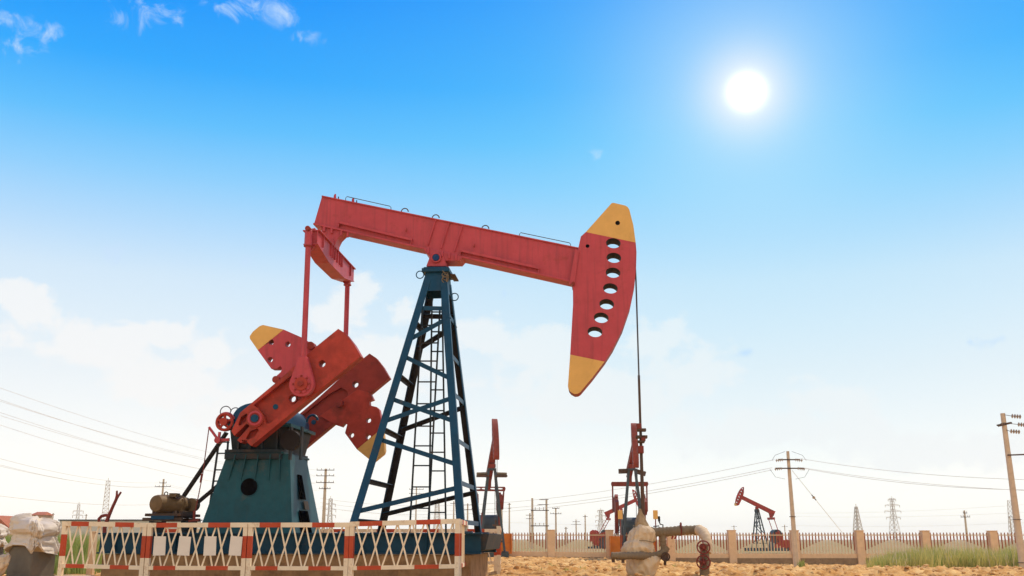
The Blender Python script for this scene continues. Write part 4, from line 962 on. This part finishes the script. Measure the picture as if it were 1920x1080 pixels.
y5 = 135; small_pump((gx(1166, y5), y5, -.5), radians(-18), 'far pumpjack partly hidden behind the wellhead, red beam rising to the right', tilt=radians(24), crank=radians(200), guards=False, tower=5.15, ew=.9, colr=ORED, k=.95, rod=False)

# ------------------------------------------------------------------ fence
FY = 66.0
fpx = [612, 724, 822, 918, 1033, 1142, 1256, 1370, 1487, 1608, 1731, 1857, 1985]
fxs = [gx(p, FY) for p in fpx]
names = {612: 'behind the teal pedestal edge', 724: 'behind the tower left side', 822: 'behind the tower ladders', 918: 'behind the head-on pumpjack right of the tower', 1033: 'left of the twin pole frame',
         1142: 'beside the head-on pumpjack with yellow plates', 1256: 'behind the wrapped flow pipe', 1370: 'left of the small leaning pumpjack', 1487: 'directly behind the middle utility pole', 1608: 'in front of the thin lattice mast',
         1731: 'standing in the grass right of the tall pylon', 1857: 'just left of the leaning utility pole', 1985: 'outside the right edge'}
def gbase(x): return gz(x, FY)
for p, x in zip(fpx, fxs):
    b = gbase(x); top = 1.36 - .002 * x
    m = MB(); m.box((x - .24, FY - .24, b - .2), (x + .24, FY + .24, top), FPIL); m.box((x - .27, FY - .27, top), (x + .27, FY + .27, top + .05), FPIL)
    tag(m.build('fence_pillar', None, .02), 'square tan fence pillar ' + names[p], 'pillar', 'tan pillars of the far fence')
PMESH = None
for i in range(len(fxs) - 1):
    a, b = fxs[i] + .25, fxs[i + 1] - .25; za = gbase(fxs[i]); zb = gbase(fxs[i + 1])
    root = tag(empty('picket_fence', ((a + b) / 2, FY, 0)), 'picket fence bay between the pillars %s and %s' % (names[fpx[i]], names[fpx[i + 1]]), 'fence', 'picket fence bays')
    if len(root['label'].split()) > 16:
        root['label'] = 'picket fence bay right of the pillar ' + names[fpx[i]]
    h = (b - a) / 2
    def zw(x): return za + (zb - za) * (x + h) / (2 * h)
    wt = .34
    def wtop(x): return .08 - .14 * sstep(-4, 16, x + (fxs[i] + fxs[i + 1]) / 2)
    def ftop(x): return -.24 - .10 * sstep(-4, 16, x + (fxs[i] + fxs[i + 1]) / 2)
    m = MB(); m.hexa([(-h, -.10, ftop(-h)), (h, -.10, ftop(h)), (h, .10, ftop(h)), (-h, .10, ftop(-h))], [(-h, -.10, wtop(-h)), (h, -.10, wtop(h)), (h, .10, wtop(h)), (-h, .10, wtop(-h))], FPIL); m.build('base_wall', root)
    m = MB(); m.hexa([(-h, -.13, zw(-h) - .4), (h, -.13, zw(h) - .4), (h, .13, zw(h) - .4), (-h, .13, zw(-h) - .4)], [(-h, -.13, ftop(-h)), (h, -.13, ftop(h)), (h, .13, ftop(h)), (-h, .13, ftop(-h))], FBASE); m.build('footing', root)
    n = 18; lo = MB(); hi = MB()
    for j in range(n):
        x = -h + (j + .5) * 2 * h / n; t = abs(x) / h; ar = .12 + .60 * (1 - t ** 1.2); z0 = wtop(x); z1 = 1.16
        zm = z0 + ar * (z1 - z0)
        lo.box((x - .030, -.03, z0), (x + .030, .03, zm), PICKW); hi.box((x - .034, -.025, zm), (x + .034, .025, z1), PICKB)
        hi.add([(x - .034, -.025, z1), (x + .034, -.025, z1), (x + .034, .025, z1), (x - .034, .025, z1), (x, 0, z1 + .10)], [(0, 1, 4), (1, 2, 4), (2, 3, 4), (3, 0, 4)], PICKB)
    lo.build('lower_pickets', root, smooth=False); hi.build('picket_tips', root, smooth=False)
    m = MB(); m.box((-h, -.055, 1.04), (h, -.03, 1.10), PICKW); m.box((-h, -.05, z0 + .02), (h, -.03, z0 + .06), PICKW) if False else None; m.build('rail', root, smooth=False)

# ------------------------------------------------------------------ poles, masts, wires
def insul(m, p, d, n=3, r=.06, L_=.3):
    p = Vector(p); d = Vector(d).normalized()
    for i in range(n):
        c = p + d * (L_ * (i + .5) / n); m.tube([c - d * .02, c, c + d * .025], [r * .5, r, r * .6], INSUL, 10)
    m.tube([p, p + d * L_], .014, STEEL, 6)
def pole(px, ytop, Y, arms, label, r0=.16, r1=.10, ybase=None, lean=(0, 0), group='concrete utility poles', far=False, rz=0.0, matp=None):
    top = at(px, ytop, Y); base = Vector((top.x - lean[0], Y - lean[1], gz(top.x, Y) - .2 if ybase is None else ybase))
    H = top.z - base.z; root = tag(empty('utility_pole', base, rz), label, 'utility pole', group)
    m = MB(); m.tube([(0, 0, 0), (lean[0], lean[1], H)], [r0, r1], matp or POLE, 16); m.build('pole', root)
    for (dz, w, kind) in arms:
        f = (H - dz) / H; c = Vector((lean[0] * f, lean[1] * f, H - dz))
        m = MB(); m.bar(c + Vector((-w, -r1 - .04, 0)), c + Vector((w, -r1 - .04, 0)), .06, .07, STEEL); arm = m.build('crossarm', root)
        if kind:
            m = MB()
            for s in (-1, 1):
                if kind == 'pin':
                    for q in ((w - .05,) if w < .5 else (w - .05, w * .45)): insul(m, c + Vector((s * q, -r1 - .04, .04)), (0, 0, 1), 2, .05, .16)
                else: insul(m, c + Vector((s * (w * .55), -r1 - .06, 0)), (s, 0, -.12), 4, .10, .45)
            m.build('insulator', arm)
    return root
# the leaning pole at the right edge
Y6 = 45; tp = at(1880, 775, Y6); r6 = tag(empty('utility_pole', (tp.x + .12, Y6, gz(tp.x, Y6) - .3)), 'thick tan concrete utility pole leaning at the right edge with strings of insulators', 'utility pole', 'concrete utility poles')
H6 = tp.z - r6.location.z
MB().tube([(0, 0, 0), (-.12, 0, H6)], [.16, .10], POLE, 20).build('pole', r6)
m = MB(); m.bar((-.45, -.15, H6 - .58), (.22, -.02, H6 - .42), .05, .07, STEEL); m.bar((-.38, .12, H6 - .52), (.25, .12, H6 - .40), .05, .07, STEEL); m.build('crossarm', r6)
m = MB(); m.bar((-.20, -.17, H6 - 1.85), (1.7, -.17, H6 - 1.78), .06, .06, STEEL); m.tube([(.72, -.17, H6 - 1.8), (.72, -.17, H6 - 1.66)], .05, INSUL, 8); m.build('crossarm', r6)
for z_, x_, s_ in ((-.13, .18, 1), (-.50, .42, 1), (-.80, .05, 1)):
    m = MB(); m.tube([(-.1, -.12, H6 + z_ + .05), (x_, -.12, H6 + z_)], .012, STEEL, 6); insul(m, (x_, -.12, H6 + z_), (1, 0, -.08), 4, .10, .45); m.build('insulator', r6)
for z_ in (.45, 4.6, 6.4):
    m = MB(); f_ = 1 - (z_ / H6) * .4; m.ring((-.12 * (H6 - z_) / H6, 0, H6 - z_) if z_ < 6 else (-.02, 0, H6 - z_), (0, 0, 1), .13 + .07 * z_ / H6, .014, STEEL, 20, 6); m.build('band', r6)
# the middle pole with guy wire
Y7 = 60
p7 = pole(1477, 846, Y7, [(.50, .62, 'strain'), (1.0, .80, 'strain')], 'slender concrete utility pole with two insulator crossarms in front of the fence', r0=.155, r1=.085, lean=(-.08, 0))
m = MB(); tz = at(1477, 846, Y7).z - p7.location.z
for s in (-1, 1):
    m.tube([(s * 1.0 - .08, -.16, tz - .55), (s * .8 - .08, -.16, tz - .25), (-.08 + s * .2, -.14, tz - .03)], .010, CABLE, 5); m.tube([(s * 1.15 - .08, -.16, tz - 1.05), (s * .85 - .08, -.16, tz - 1.5), (s * .3 - .08, -.16, tz - 1.62)], .010, CABLE, 5)
m.build('jumper_wire', p7)
MB().ring((-.05, 0, tz - 3.75), (0, 0, 1), .17, .02, STEEL, 16, 6).build('band', p7)
def wire(pts, r, label, name='power_line', group=None, parent=None, matw=None):
    o = MB().tube(pts, r, matw or WIRE, 5, cap=False).build(name, parent)
    if label: tag(o, label, 'power line', group)
    return o
def sag(a, b, s, n=24):
    a = Vector(a); b = Vector(b); return [a.lerp(b, i / n) - Vector((0, 0, s * 4 * (i / n) * (1 - i / n))) for i in range(n + 1)]
g0 = at(1485, 882, Y7 - .1); g1 = at(1590, 1012, Y7 + 3.5)
gw = tag(MB().tube([g0, g1], .014, WIRE, 5).build('guy_wire', None), 'guy wire with a small insulator slanting right from the middle utility pole', 'guy wire')
m = MB(); q = g0.lerp(g1, .38); dd = (g1 - g0).normalized(); m.tube([q - dd * .25, q + dd * .25], .03, STEEL, 6); m.tube([q - dd * .06, q, q + dd * .06], [.05, .10, .05], INSUL, 10); m.build('insulator', gw)
G = 'wires at the middle utility pole'
wire(sag(at(1501, 860, Y7), at(1960, 900, 52), .25), .010, 'upper wire running right from the middle utility pole', group=G)
wire(sag(at(1506, 878, Y7 - .1), at(1960, 919, 51), .3), .010, 'lower front wire running right from the middle utility pole', group=G)
wire(sag(at(1506, 877, Y7 + .2), at(1960, 921, 55), .22), .009, 'lower back wire running right from the middle utility pole', group=G)
wire(sag(at(1452, 862, Y7), at(600, 934, 112), 1.6), .011, 'upper wire running left from the middle utility pole past the pumpjacks', group=G)
wire(sag(at(1448, 877, Y7), at(600, 942, 112), 1.6), .011, 'middle wire running left from the middle utility pole past the pumpjacks', group=G)
wire(sag(at(1448, 881, Y7 + .3), at(600, 950, 113), 1.6), .011, 'lowest wire running left from the middle utility pole past the pumpjacks', group=G)
# left-hand poles
pole(611, 879, 110, [(.15, .95, 'pin'), (.75, .95, 'pin'), (1.45, .95, 'pin'), (2.1, .62, 'pin')], 'tall utility pole with four crossarms right of the teal pedestal', r0=.22, r1=.13, lean=(.0, 0))
pole(307, 898, 130, [(.5, .45, 'pin'), (.95, 1.0, 'pin')], 'utility pole with two crossarms rising behind the tan motor', r0=.18, r1=.11)
A6 = [(-160, 668, 591, 881), (-160, 692, 591, 893), (-160, 698, 630, 893), (-160, 717, 591, 906), (-160, 727, 630, 906), (-160, 742, 598, 920)]
ord6 = ['uppermost', 'second', 'third', 'fourth', 'fifth', 'lowest']
for i, (x0, y0, x1, y1) in enumerate(A6):
    wire(sag(at(x0, y0, 48), at(x1, y1, 110), 1.0 + .05 * i), .009, ord6[i] + ' of the six wires sloping down from the upper left', group='six wires at upper left')
A3 = [(-160, 812, 300, 905), (-160, 825, 293, 912), (-160, 832, 321, 913)]
for i, (x0, y0, x1, y1) in enumerate(A3):
    wire(sag(at(x0, y0, 60), at(x1, y1, 130), .9), .012, ('upper', 'middle', 'lower')[i] + ' of the three wires running to the pole behind the motor', group='three wires at the left')
    wire(sag(at(x1, y1, 130), at(x1 + 300, y1 + 40, 190), .8), .012, ('upper', 'middle', 'lower')[i] + ' of the three wires running right from the pole behind the motor', group='three wires beyond the motor pole')
wire(sag(at(-100, 916, 60), at(290, 946, 95), .35), .012, 'single low wire above the covered cabinets at left')
wire(sag(at(640, 957, 160), at(1160, 985, 190), .5), .013, 'faint low wire running behind the tower and the twin pole frame')
for i, (ya, yb) in enumerate(((962, 935), (968, 952), (985, 972))):
    wire(sag(at(1480, ya, 300), at(2050, yb, 260), 1.0), .018, ('upper', 'middle', 'lower')[i] + ' faint distant wire hung on the tall pylon', group='faint wires at the pylon')
# twin pole frame
def hframe():
    Y = 125; a = at(998, 934, Y); b = at(1024.5, 936, Y); z0 = -.6; c = (a + b) / 2
    root = tag(empty('twin_pole_frame', (c.x, Y, z0)), 'pair of utility poles joined by two crossbars behind the picket fence', 'utility pole')
    for q in (a, b): MB().tube([(q.x - c.x, 0, 0), (q.x - c.x, 0, q.z - z0)], [.17, .12], POLE, 12).build('pole', root)
    for zz in (at(1010, 957, Y).z, at(1010, 986, Y).z):
        m = MB(); m.box((a.x - c.x - .2, -.2, zz - z0 - .05), (b.x - c.x + .3, -.12, zz - z0 + .05), STEEL); ar = m.build('crossarm', root)
        m = MB()
        for k in (-.5, 0, .5): insul(m, (k, -.16, zz - z0 + .05), (0, 0, 1), 3, .09, .32)
        m.build('insulator', ar)
    for dx, dz in ((-.5, -.05), (-.7, -.65)): 
        m = MB(); m.bar((b.x - c.x + dx - .2, -.1, b.z - z0 + dz), (b.x - c.x + .25, -.1, b.z - z0 + dz), .07, .08, STEEL); insul(m, (b.x - c.x + dx, -.1, b.z - z0 + dz), (-1, 0, 0), 3, .1, .4); m.build('crossarm', root)
hframe()
fp = [(1042, 952, 140, [(.1, .5, 'pin'), (.8, .75, 'pin')], 'utility pole with double crossarm just right of the twin pole frame'),
      (993.5, 962, 150, [(.3, .6, None), (.8, .6, None)], 'low pole with stacked arms left of the twin pole frame'),
      (1080, 974, 190, [(.4, .7, None), (.9, .9, None)], 'small pole with crossarm above the fence, left of the thin bare post'),
      (1097, 965, 170, [(.3, .4, None)], 'thin bare post above the fence left of the pale pylon'),
      (1061, 988, 170, [(.2, .3, None)], 'short post just above the picket tips right of the twin poles'),
      (1808, 957, 120, [(.3, .25, 'pin'), (.75, .55, 'pin')], 'small utility pole with crossarm above the fence right of the tall pylon'),
      (1471, 984, 230, [(.4, .7, None)], 'tiny distant pole just left of the middle utility pole'),
      (1376, 985, 260, [(.3, .7, None)], 'tiny distant pole left of the small leaning pumpjack'),
      (781, 913, 170, [(.4, 1.2, 'pin'), (1.1, 1.2, 'pin')], 'distant pole with two crossarms seen through the tower ladders'),
      (851, 940, 150, [(.3, .5, None)], 'thin distant post seen between the tower legs'),
      (877, 944, 140, [(.2, .6, None), (.8, .6, None)], 'distant post with short arms beside the right tower leg'),
      (941, 948, 130, [(.2, .1, 'pin')], 'dark thin post right behind the head-on pumpjack near the tower'),
      (100, 962, 170, [(.2, .3, None)], 'short post over the white sheet of the cabinet'),
      (162, 964, 190, [(.2, .3, None)], 'short thin post left of the lattice mast at the left'),
      (955, 943, 160, [(.2, .3, None), (.8, .3, None)], 'thin pole with small arms right of the head-on pumpjack near the tower'),
      (1893, 968, 190, [(.1, .4, None)], 'low post left of the lattice mast by the leaning pole')]
for (px, y, Y, arms, lab_) in fp: pole(px, y, Y, arms, lab_, r0=.15, r1=.09, ybase=-.7, group='distant utility poles')
def mast(px, ytop, Y, w0, w1, label, arms=(), name='lattice_mast', cat='mast', r=.05, group='distant lattice masts', bays=9):
    t = at(px, ytop, Y); z0 = -.6; H = t.z - z0; m = MB()
    def c(f, i): w = w0 + (w1 - w0) * (f if len(arms) == 0 else min(1, f * 1.35)); return Vector((w * (1, 1, -1, -1)[i], w * (1, -1, -1, 1)[i], H * f))
    for i in range(4):
        k = 12
        for j in range(k): m.bar(c(j / k, i), c((j + 1) / k, i), r * 1.6, r * 1.6, LATT)
    for b in range(bays):
        f0 = 1 - (1 - b / bays) ** 1.0; f1 = (b + 1) / bays
        for i in range(4):
            m.bar(c(f0, i), c(f1, (i + 1) % 4), r, r, LATT); m.bar(c(f1, i), c(f0, (i + 1) % 4), r, r, LATT); m.bar(c(f1, i), c(f1, (i + 1) % 4), r, r, LATT)
    for (yy, w) in arms:
        za = at(px, yy, Y).z - z0
        for s in (-1, 1):
            for dy in (-w1, w1): m.bar((s * w1, dy, za + w * .12), (s * w, 0, za), r * 1.2, r * 1.2, LATT); m.bar((s * w1, dy, za - w * .12), (s * w, 0, za), r * 1.2, r * 1.2, LATT)
            m.bar((s * w, 0, za), (s * w, 0, za - .9), r * 2, r * 2, LATT)
    m.tube([(0, 0, H - .2), (0, 0, H + .8)], r, LATT, 5)
    o = m.build(name, None, smooth=False); o.location = (t.x, Y, z0); o.rotation_euler = (0, 0, .35)
    return tag(o, label, cat, group)
mast(1672, 934, 420, 1.9, .55, 'tall four armed steel pylon beyond the fence at the right', [(936, 1.9), (947, 3.6), (958, 4.0), (970, 3.4)], 'pylon', 'pylon', .075, 'steel pylons')
mast(1126, 956, 430, 1.7, .5, 'pale steel pylon left of the head-on pumpjack with orange guards', [(957, 1.4), (967, 2.2), (976, 2.4), (985, 2.2)], 'pylon', 'pylon', .075, 'steel pylons')
mast(620, 935, 330, 1.1, .5, 'pale steel pylon right of the pole with four crossarms', [(945, 1.6), (955, 1.8), (966, 1.8)], 'pylon', 'pylon', .08, 'steel pylons')
mast(148, 946, 330, 1.1, .35, 'small pale steel pylon left of the lattice mast at left', [(958, 1.5), (966, 1.5)], 'pylon', 'pylon', .08, 'steel pylons')
mast(1605, 950, 300, 1.3, .25, 'narrow lattice mast above the fence left of the tall pylon', bays=10, r=.09)
mast(203, 902, 260, .95, .45, 'tall slim lattice mast left of the forked brake lever', bays=16, r=.06)
mast(1896, 938, 300, 1.2, .7, 'lattice mast partly hidden by the leaning pole at the right edge', bays=10, r=.08)
mast(820, 938, 360, 1.3, .5, 'pale lattice mast seen between the tower ladders and the right leg', bays=9, r=.08)

# ------------------------------------------------------------------ houses and sheds at the left
hx, hy = gx(2, 150), 150; root = tag(empty('house', (hx, hy, -.4)), 'small house with red tiled roof and chimney behind the covered cabinets', 'house')
m = MB(); w, dp, hh = 2.6, 3, 2.7; m.box((-w, -dp, 0), (w, dp, hh), WALLT); m.build('wall', root)
m = MB(); 
m.add([(-w - .3, -dp - .3, hh - .05), (w + .3, -dp - .3, hh - .05), (w + .3, dp + .3, hh - .05), (-w - .3, dp + .3, hh - .05), (-.4 + 1.1, -dp - .3, hh + 1.75), (-.4 + 1.1, dp + .3, hh + 1.75)],
      [(0, 1, 4), (2, 3, 5), (1, 2, 5, 4), (3, 0, 4, 5), (0, 3, 2, 1)], ROOF); rf = m.build('roof', root)
m = MB(); m.box((2.3, -.4, hh - .1), (2.75, .4, hh + 1.9), ROOF); m.build('chimney', rf)
q = at(82, 963, 160); m = MB(); m.box((q.x - .9, 158, -.5), (q.x + .9, 161, q.z - .25), WALLT); m.add([(q.x - 1.1, 157.8, q.z - .25), (q.x + 1.1, 157.8, q.z - .25), (q.x + 1.1, 161.2, q.z - .25), (q.x - 1.1, 161.2, q.z - .25), (q.x - .8, 159.5, q.z + .25), (q.x + .8, 159.5, q.z + .25)], [(0, 1, 5, 4), (2, 3, 4, 5), (1, 2, 5), (3, 0, 4), (3, 2, 1, 0)], ROOF)
tag(m.build('shed', None), 'tiny red roofed shed peeping over the white sheet of the cabinet', 'shed')
a = at(112, 974, 110); b = at(372, 974, 110); m = MB(); m.box((a.x, 110, -.5), (b.x, 111, a.z - .12), PALE); m.box((a.x - .1, 109.85, a.z - .12), (b.x + .1, 111.15, a.z), GREYB)
m.build('x', None); o = bpy.data.objects['x']; o.name = 'boundary_wall'; tag(o, 'long low pale wall with grey coping behind the motor at the left', 'wall')
# ------------------------------------------------------------------ plants, clods
def leafmat(name, col, col2):
    m = bpy.data.materials.new(name); m.use_nodes = True; nt = m.node_tree; N = nt.nodes; L = nt.links; b = N['Principled BSDF']; b.inputs['Roughness'].default_value = .7
    oi = N.new('ShaderNodeNewGeometry'); r = N.new('ShaderNodeMix'); r.data_type = 'RGBA'; L.new(oi.outputs['Random Per Island'], r.inputs[0]); r.inputs[6].default_value = (*col, 1); r.inputs[7].default_value = (*col2, 1)
    L.new(r.outputs[2], b.inputs['Base Color'])
    t = N.new('ShaderNodeBsdfTranslucent'); L.new(r.outputs[2], t.inputs[0]); mx = N.new('ShaderNodeMixShader'); mx.inputs[0].default_value = .4
    out = N['Material Output']; L.new(b.outputs[0], mx.inputs[1]); L.new(t.outputs[0], mx.inputs[2]); L.new(mx.outputs[0], out.inputs[0]); return m
GR1 = leafmat('reed_grass', (.36, .35, .07), (.64, .55, .18)); GR2 = leafmat('weed_green', (.20, .28, .05), (.42, .44, .11)); GR3 = leafmat('seed_heads', (.60, .48, .30), (.70, .60, .42))
def blades(m, c, n, h, spread, w, rnd, mt, lean=.35, nodding=False):
    for _ in range(n):
        a = rnd.uniform(0, 2 * pi); rr = spread * sqrt(rnd.random()); x, y = c[0] + rr * cos(a), c[1] + rr * sin(a); z = gfull(x, y) - .02
        hh = h * rnd.uniform(.55, 1.1); b = rnd.uniform(0, 2 * pi); l = lean * hh * rnd.uniform(.2, 1); dx, dy = cos(b) * l, sin(b) * l; e = rnd.uniform(0, pi); ux, uy = cos(e) * w, sin(e) * w
        m.add([(x - ux, y - uy, z), (x + ux, y + uy, z), (x + ux * .7 + dx * .35, y + uy * .7 + dy * .35, z + hh * .55), (x - ux * .7 + dx * .35, y - uy * .7 + dy * .35, z + hh * .55), (x + dx, y + dy, z + hh)], [(0, 1, 2, 3), (3, 2, 4)], mt)
rnd = random.Random(5); m = MB()
for i in range(380):
    px = rnd.uniform(1632, 1990) if rnd.random() > .1 else rnd.uniform(1632, 1700); Y = rnd.uniform(47, 58); x = gx(px, Y)
    k = (.55 + .45 * noise.noise(Vector((px * .02, Y * .3, 0)))) + .25 * sstep(1640, 1720, px)
    blades(m, (x, Y), 34, 1.25 * max(.5, k), .42, .018, rnd, GR1 if rnd.random() < .75 else GR2)
    if rnd.random() < .3: blades(m, (x, Y), 7, 1.5 * max(.5, k), .4, .022, rnd, GR3)
tag(m.build('reed_grass', None, smooth=False), 'band of pale green reed grass in front of the fence at right', 'grass', kind='stuff')
rnd = random.Random(9); m = MB()
for i in range(420):
    px = rnd.uniform(-40, 186); Y = rnd.uniform(25.5, 40); x = gx(px, Y)
    blades(m, (x, Y), 26, (.45 if Y < 29 else 1.05), .35, .016, rnd, GR2)
tag(m.build('weeds', None, smooth=False), 'green weeds behind the cabinets and left barrier panel', 'weeds', kind='stuff')
rnd = random.Random(11); m = MB()
for (px, Y) in ((1085, 29), (1092, 27), (1052, 31), (1035, 34), (985, 30), (1110, 33), (1150, 27), (1494, 58.5), (1498, 59), (720, 21.9), (1065, 25.5), (1900, 44), (760, 21.9), (1010, 26), (1260, 40), (1560, 44), (1430, 35)):
    blades(m, (gx(px, Y), Y), 34, .14 if Y < 50 else .5, .16, .006 if Y < 50 else .02, rnd, GR2)
tag(m.build('weed_tufts', None, smooth=False), 'sparse small weed tufts on the sandy earth', 'weeds', kind='stuff')
# clods of earth
rnd = random.Random(21); m = MB(); CL = mat('earth_clod', (.62, .36, .14), .95, var=.3, bump=.6)
base = [Vector(v) for v in ((1, 0, 0), (-1, 0, 0), (0, 1, 0), (0, -1, 0), (0, 0, 1), (0, 0, -1), (.6, .6, .5), (-.6, .6, .5), (.6, -.6, .5), (-.6, -.6, .5))]
import bmesh
bm = bmesh.new(); bmesh.ops.create_icosphere(bm, subdivisions=1, radius=1); IV = [v.co.copy() for v in bm.verts]; IF = [tuple(v.index for v in f.verts) for f in bm.faces]; bm.free()
for i in range(5200):
    Y = 21.5 + 34 * rnd.random() ** 1.6; px = rnd.uniform(900, 1960) if rnd.random() < .86 else rnd.uniform(150, 900); x = gx(px, Y)
    s = rnd.uniform(.015, .06) * (1.6 if rnd.random() < .08 else 1) * (1 + (Y - 22) * .02); z = gfull(x, y := Y)
    sx, sy, sz = s * rnd.uniform(.8, 1.7), s * rnd.uniform(.8, 1.4), s * rnd.uniform(.5, .9)
    m.add([(x + v.x * sx * rnd.uniform(.75, 1.2), Y + v.y * sy * rnd.uniform(.75, 1.2), z + v.z * sz * rnd.uniform(.75, 1.2)) for v in IV], IF, CL)
tag(m.build('earth_clods', None, smooth=False), 'loose clods and stones scattered on the sandy earth', 'stones', kind='stuff')
q = gp(1648, 25.5); o = lump('rock', (q[0], q[1], .0), (.16, .12, .10), CL, .3, 1.4, seed=3, sub=3); tag(o, 'single brown rock on the earth in front of the grass', 'rock')

# ------------------------------------------------------------------ haze
def haze():
    m = bpy.data.materials.new('haze_air'); m.use_nodes = True; N = m.node_tree.nodes; N.clear()
    v = N.new('ShaderNodeVolumePrincipled'); o = N.new('ShaderNodeOutputMaterial'); m.node_tree.links.new(v.outputs[0], o.inputs['Volume'])
    v.inputs['Color'].default_value = (1.0, .985, .96, 1); v.inputs['Density'].default_value = .00028; v.inputs['Anisotropy'].default_value = .2
    h = MB().box((-1540, -100, -3), (1540, 1700, 22), m).build('haze', None, smooth=False); h['kind'] = 'stuff'
haze()
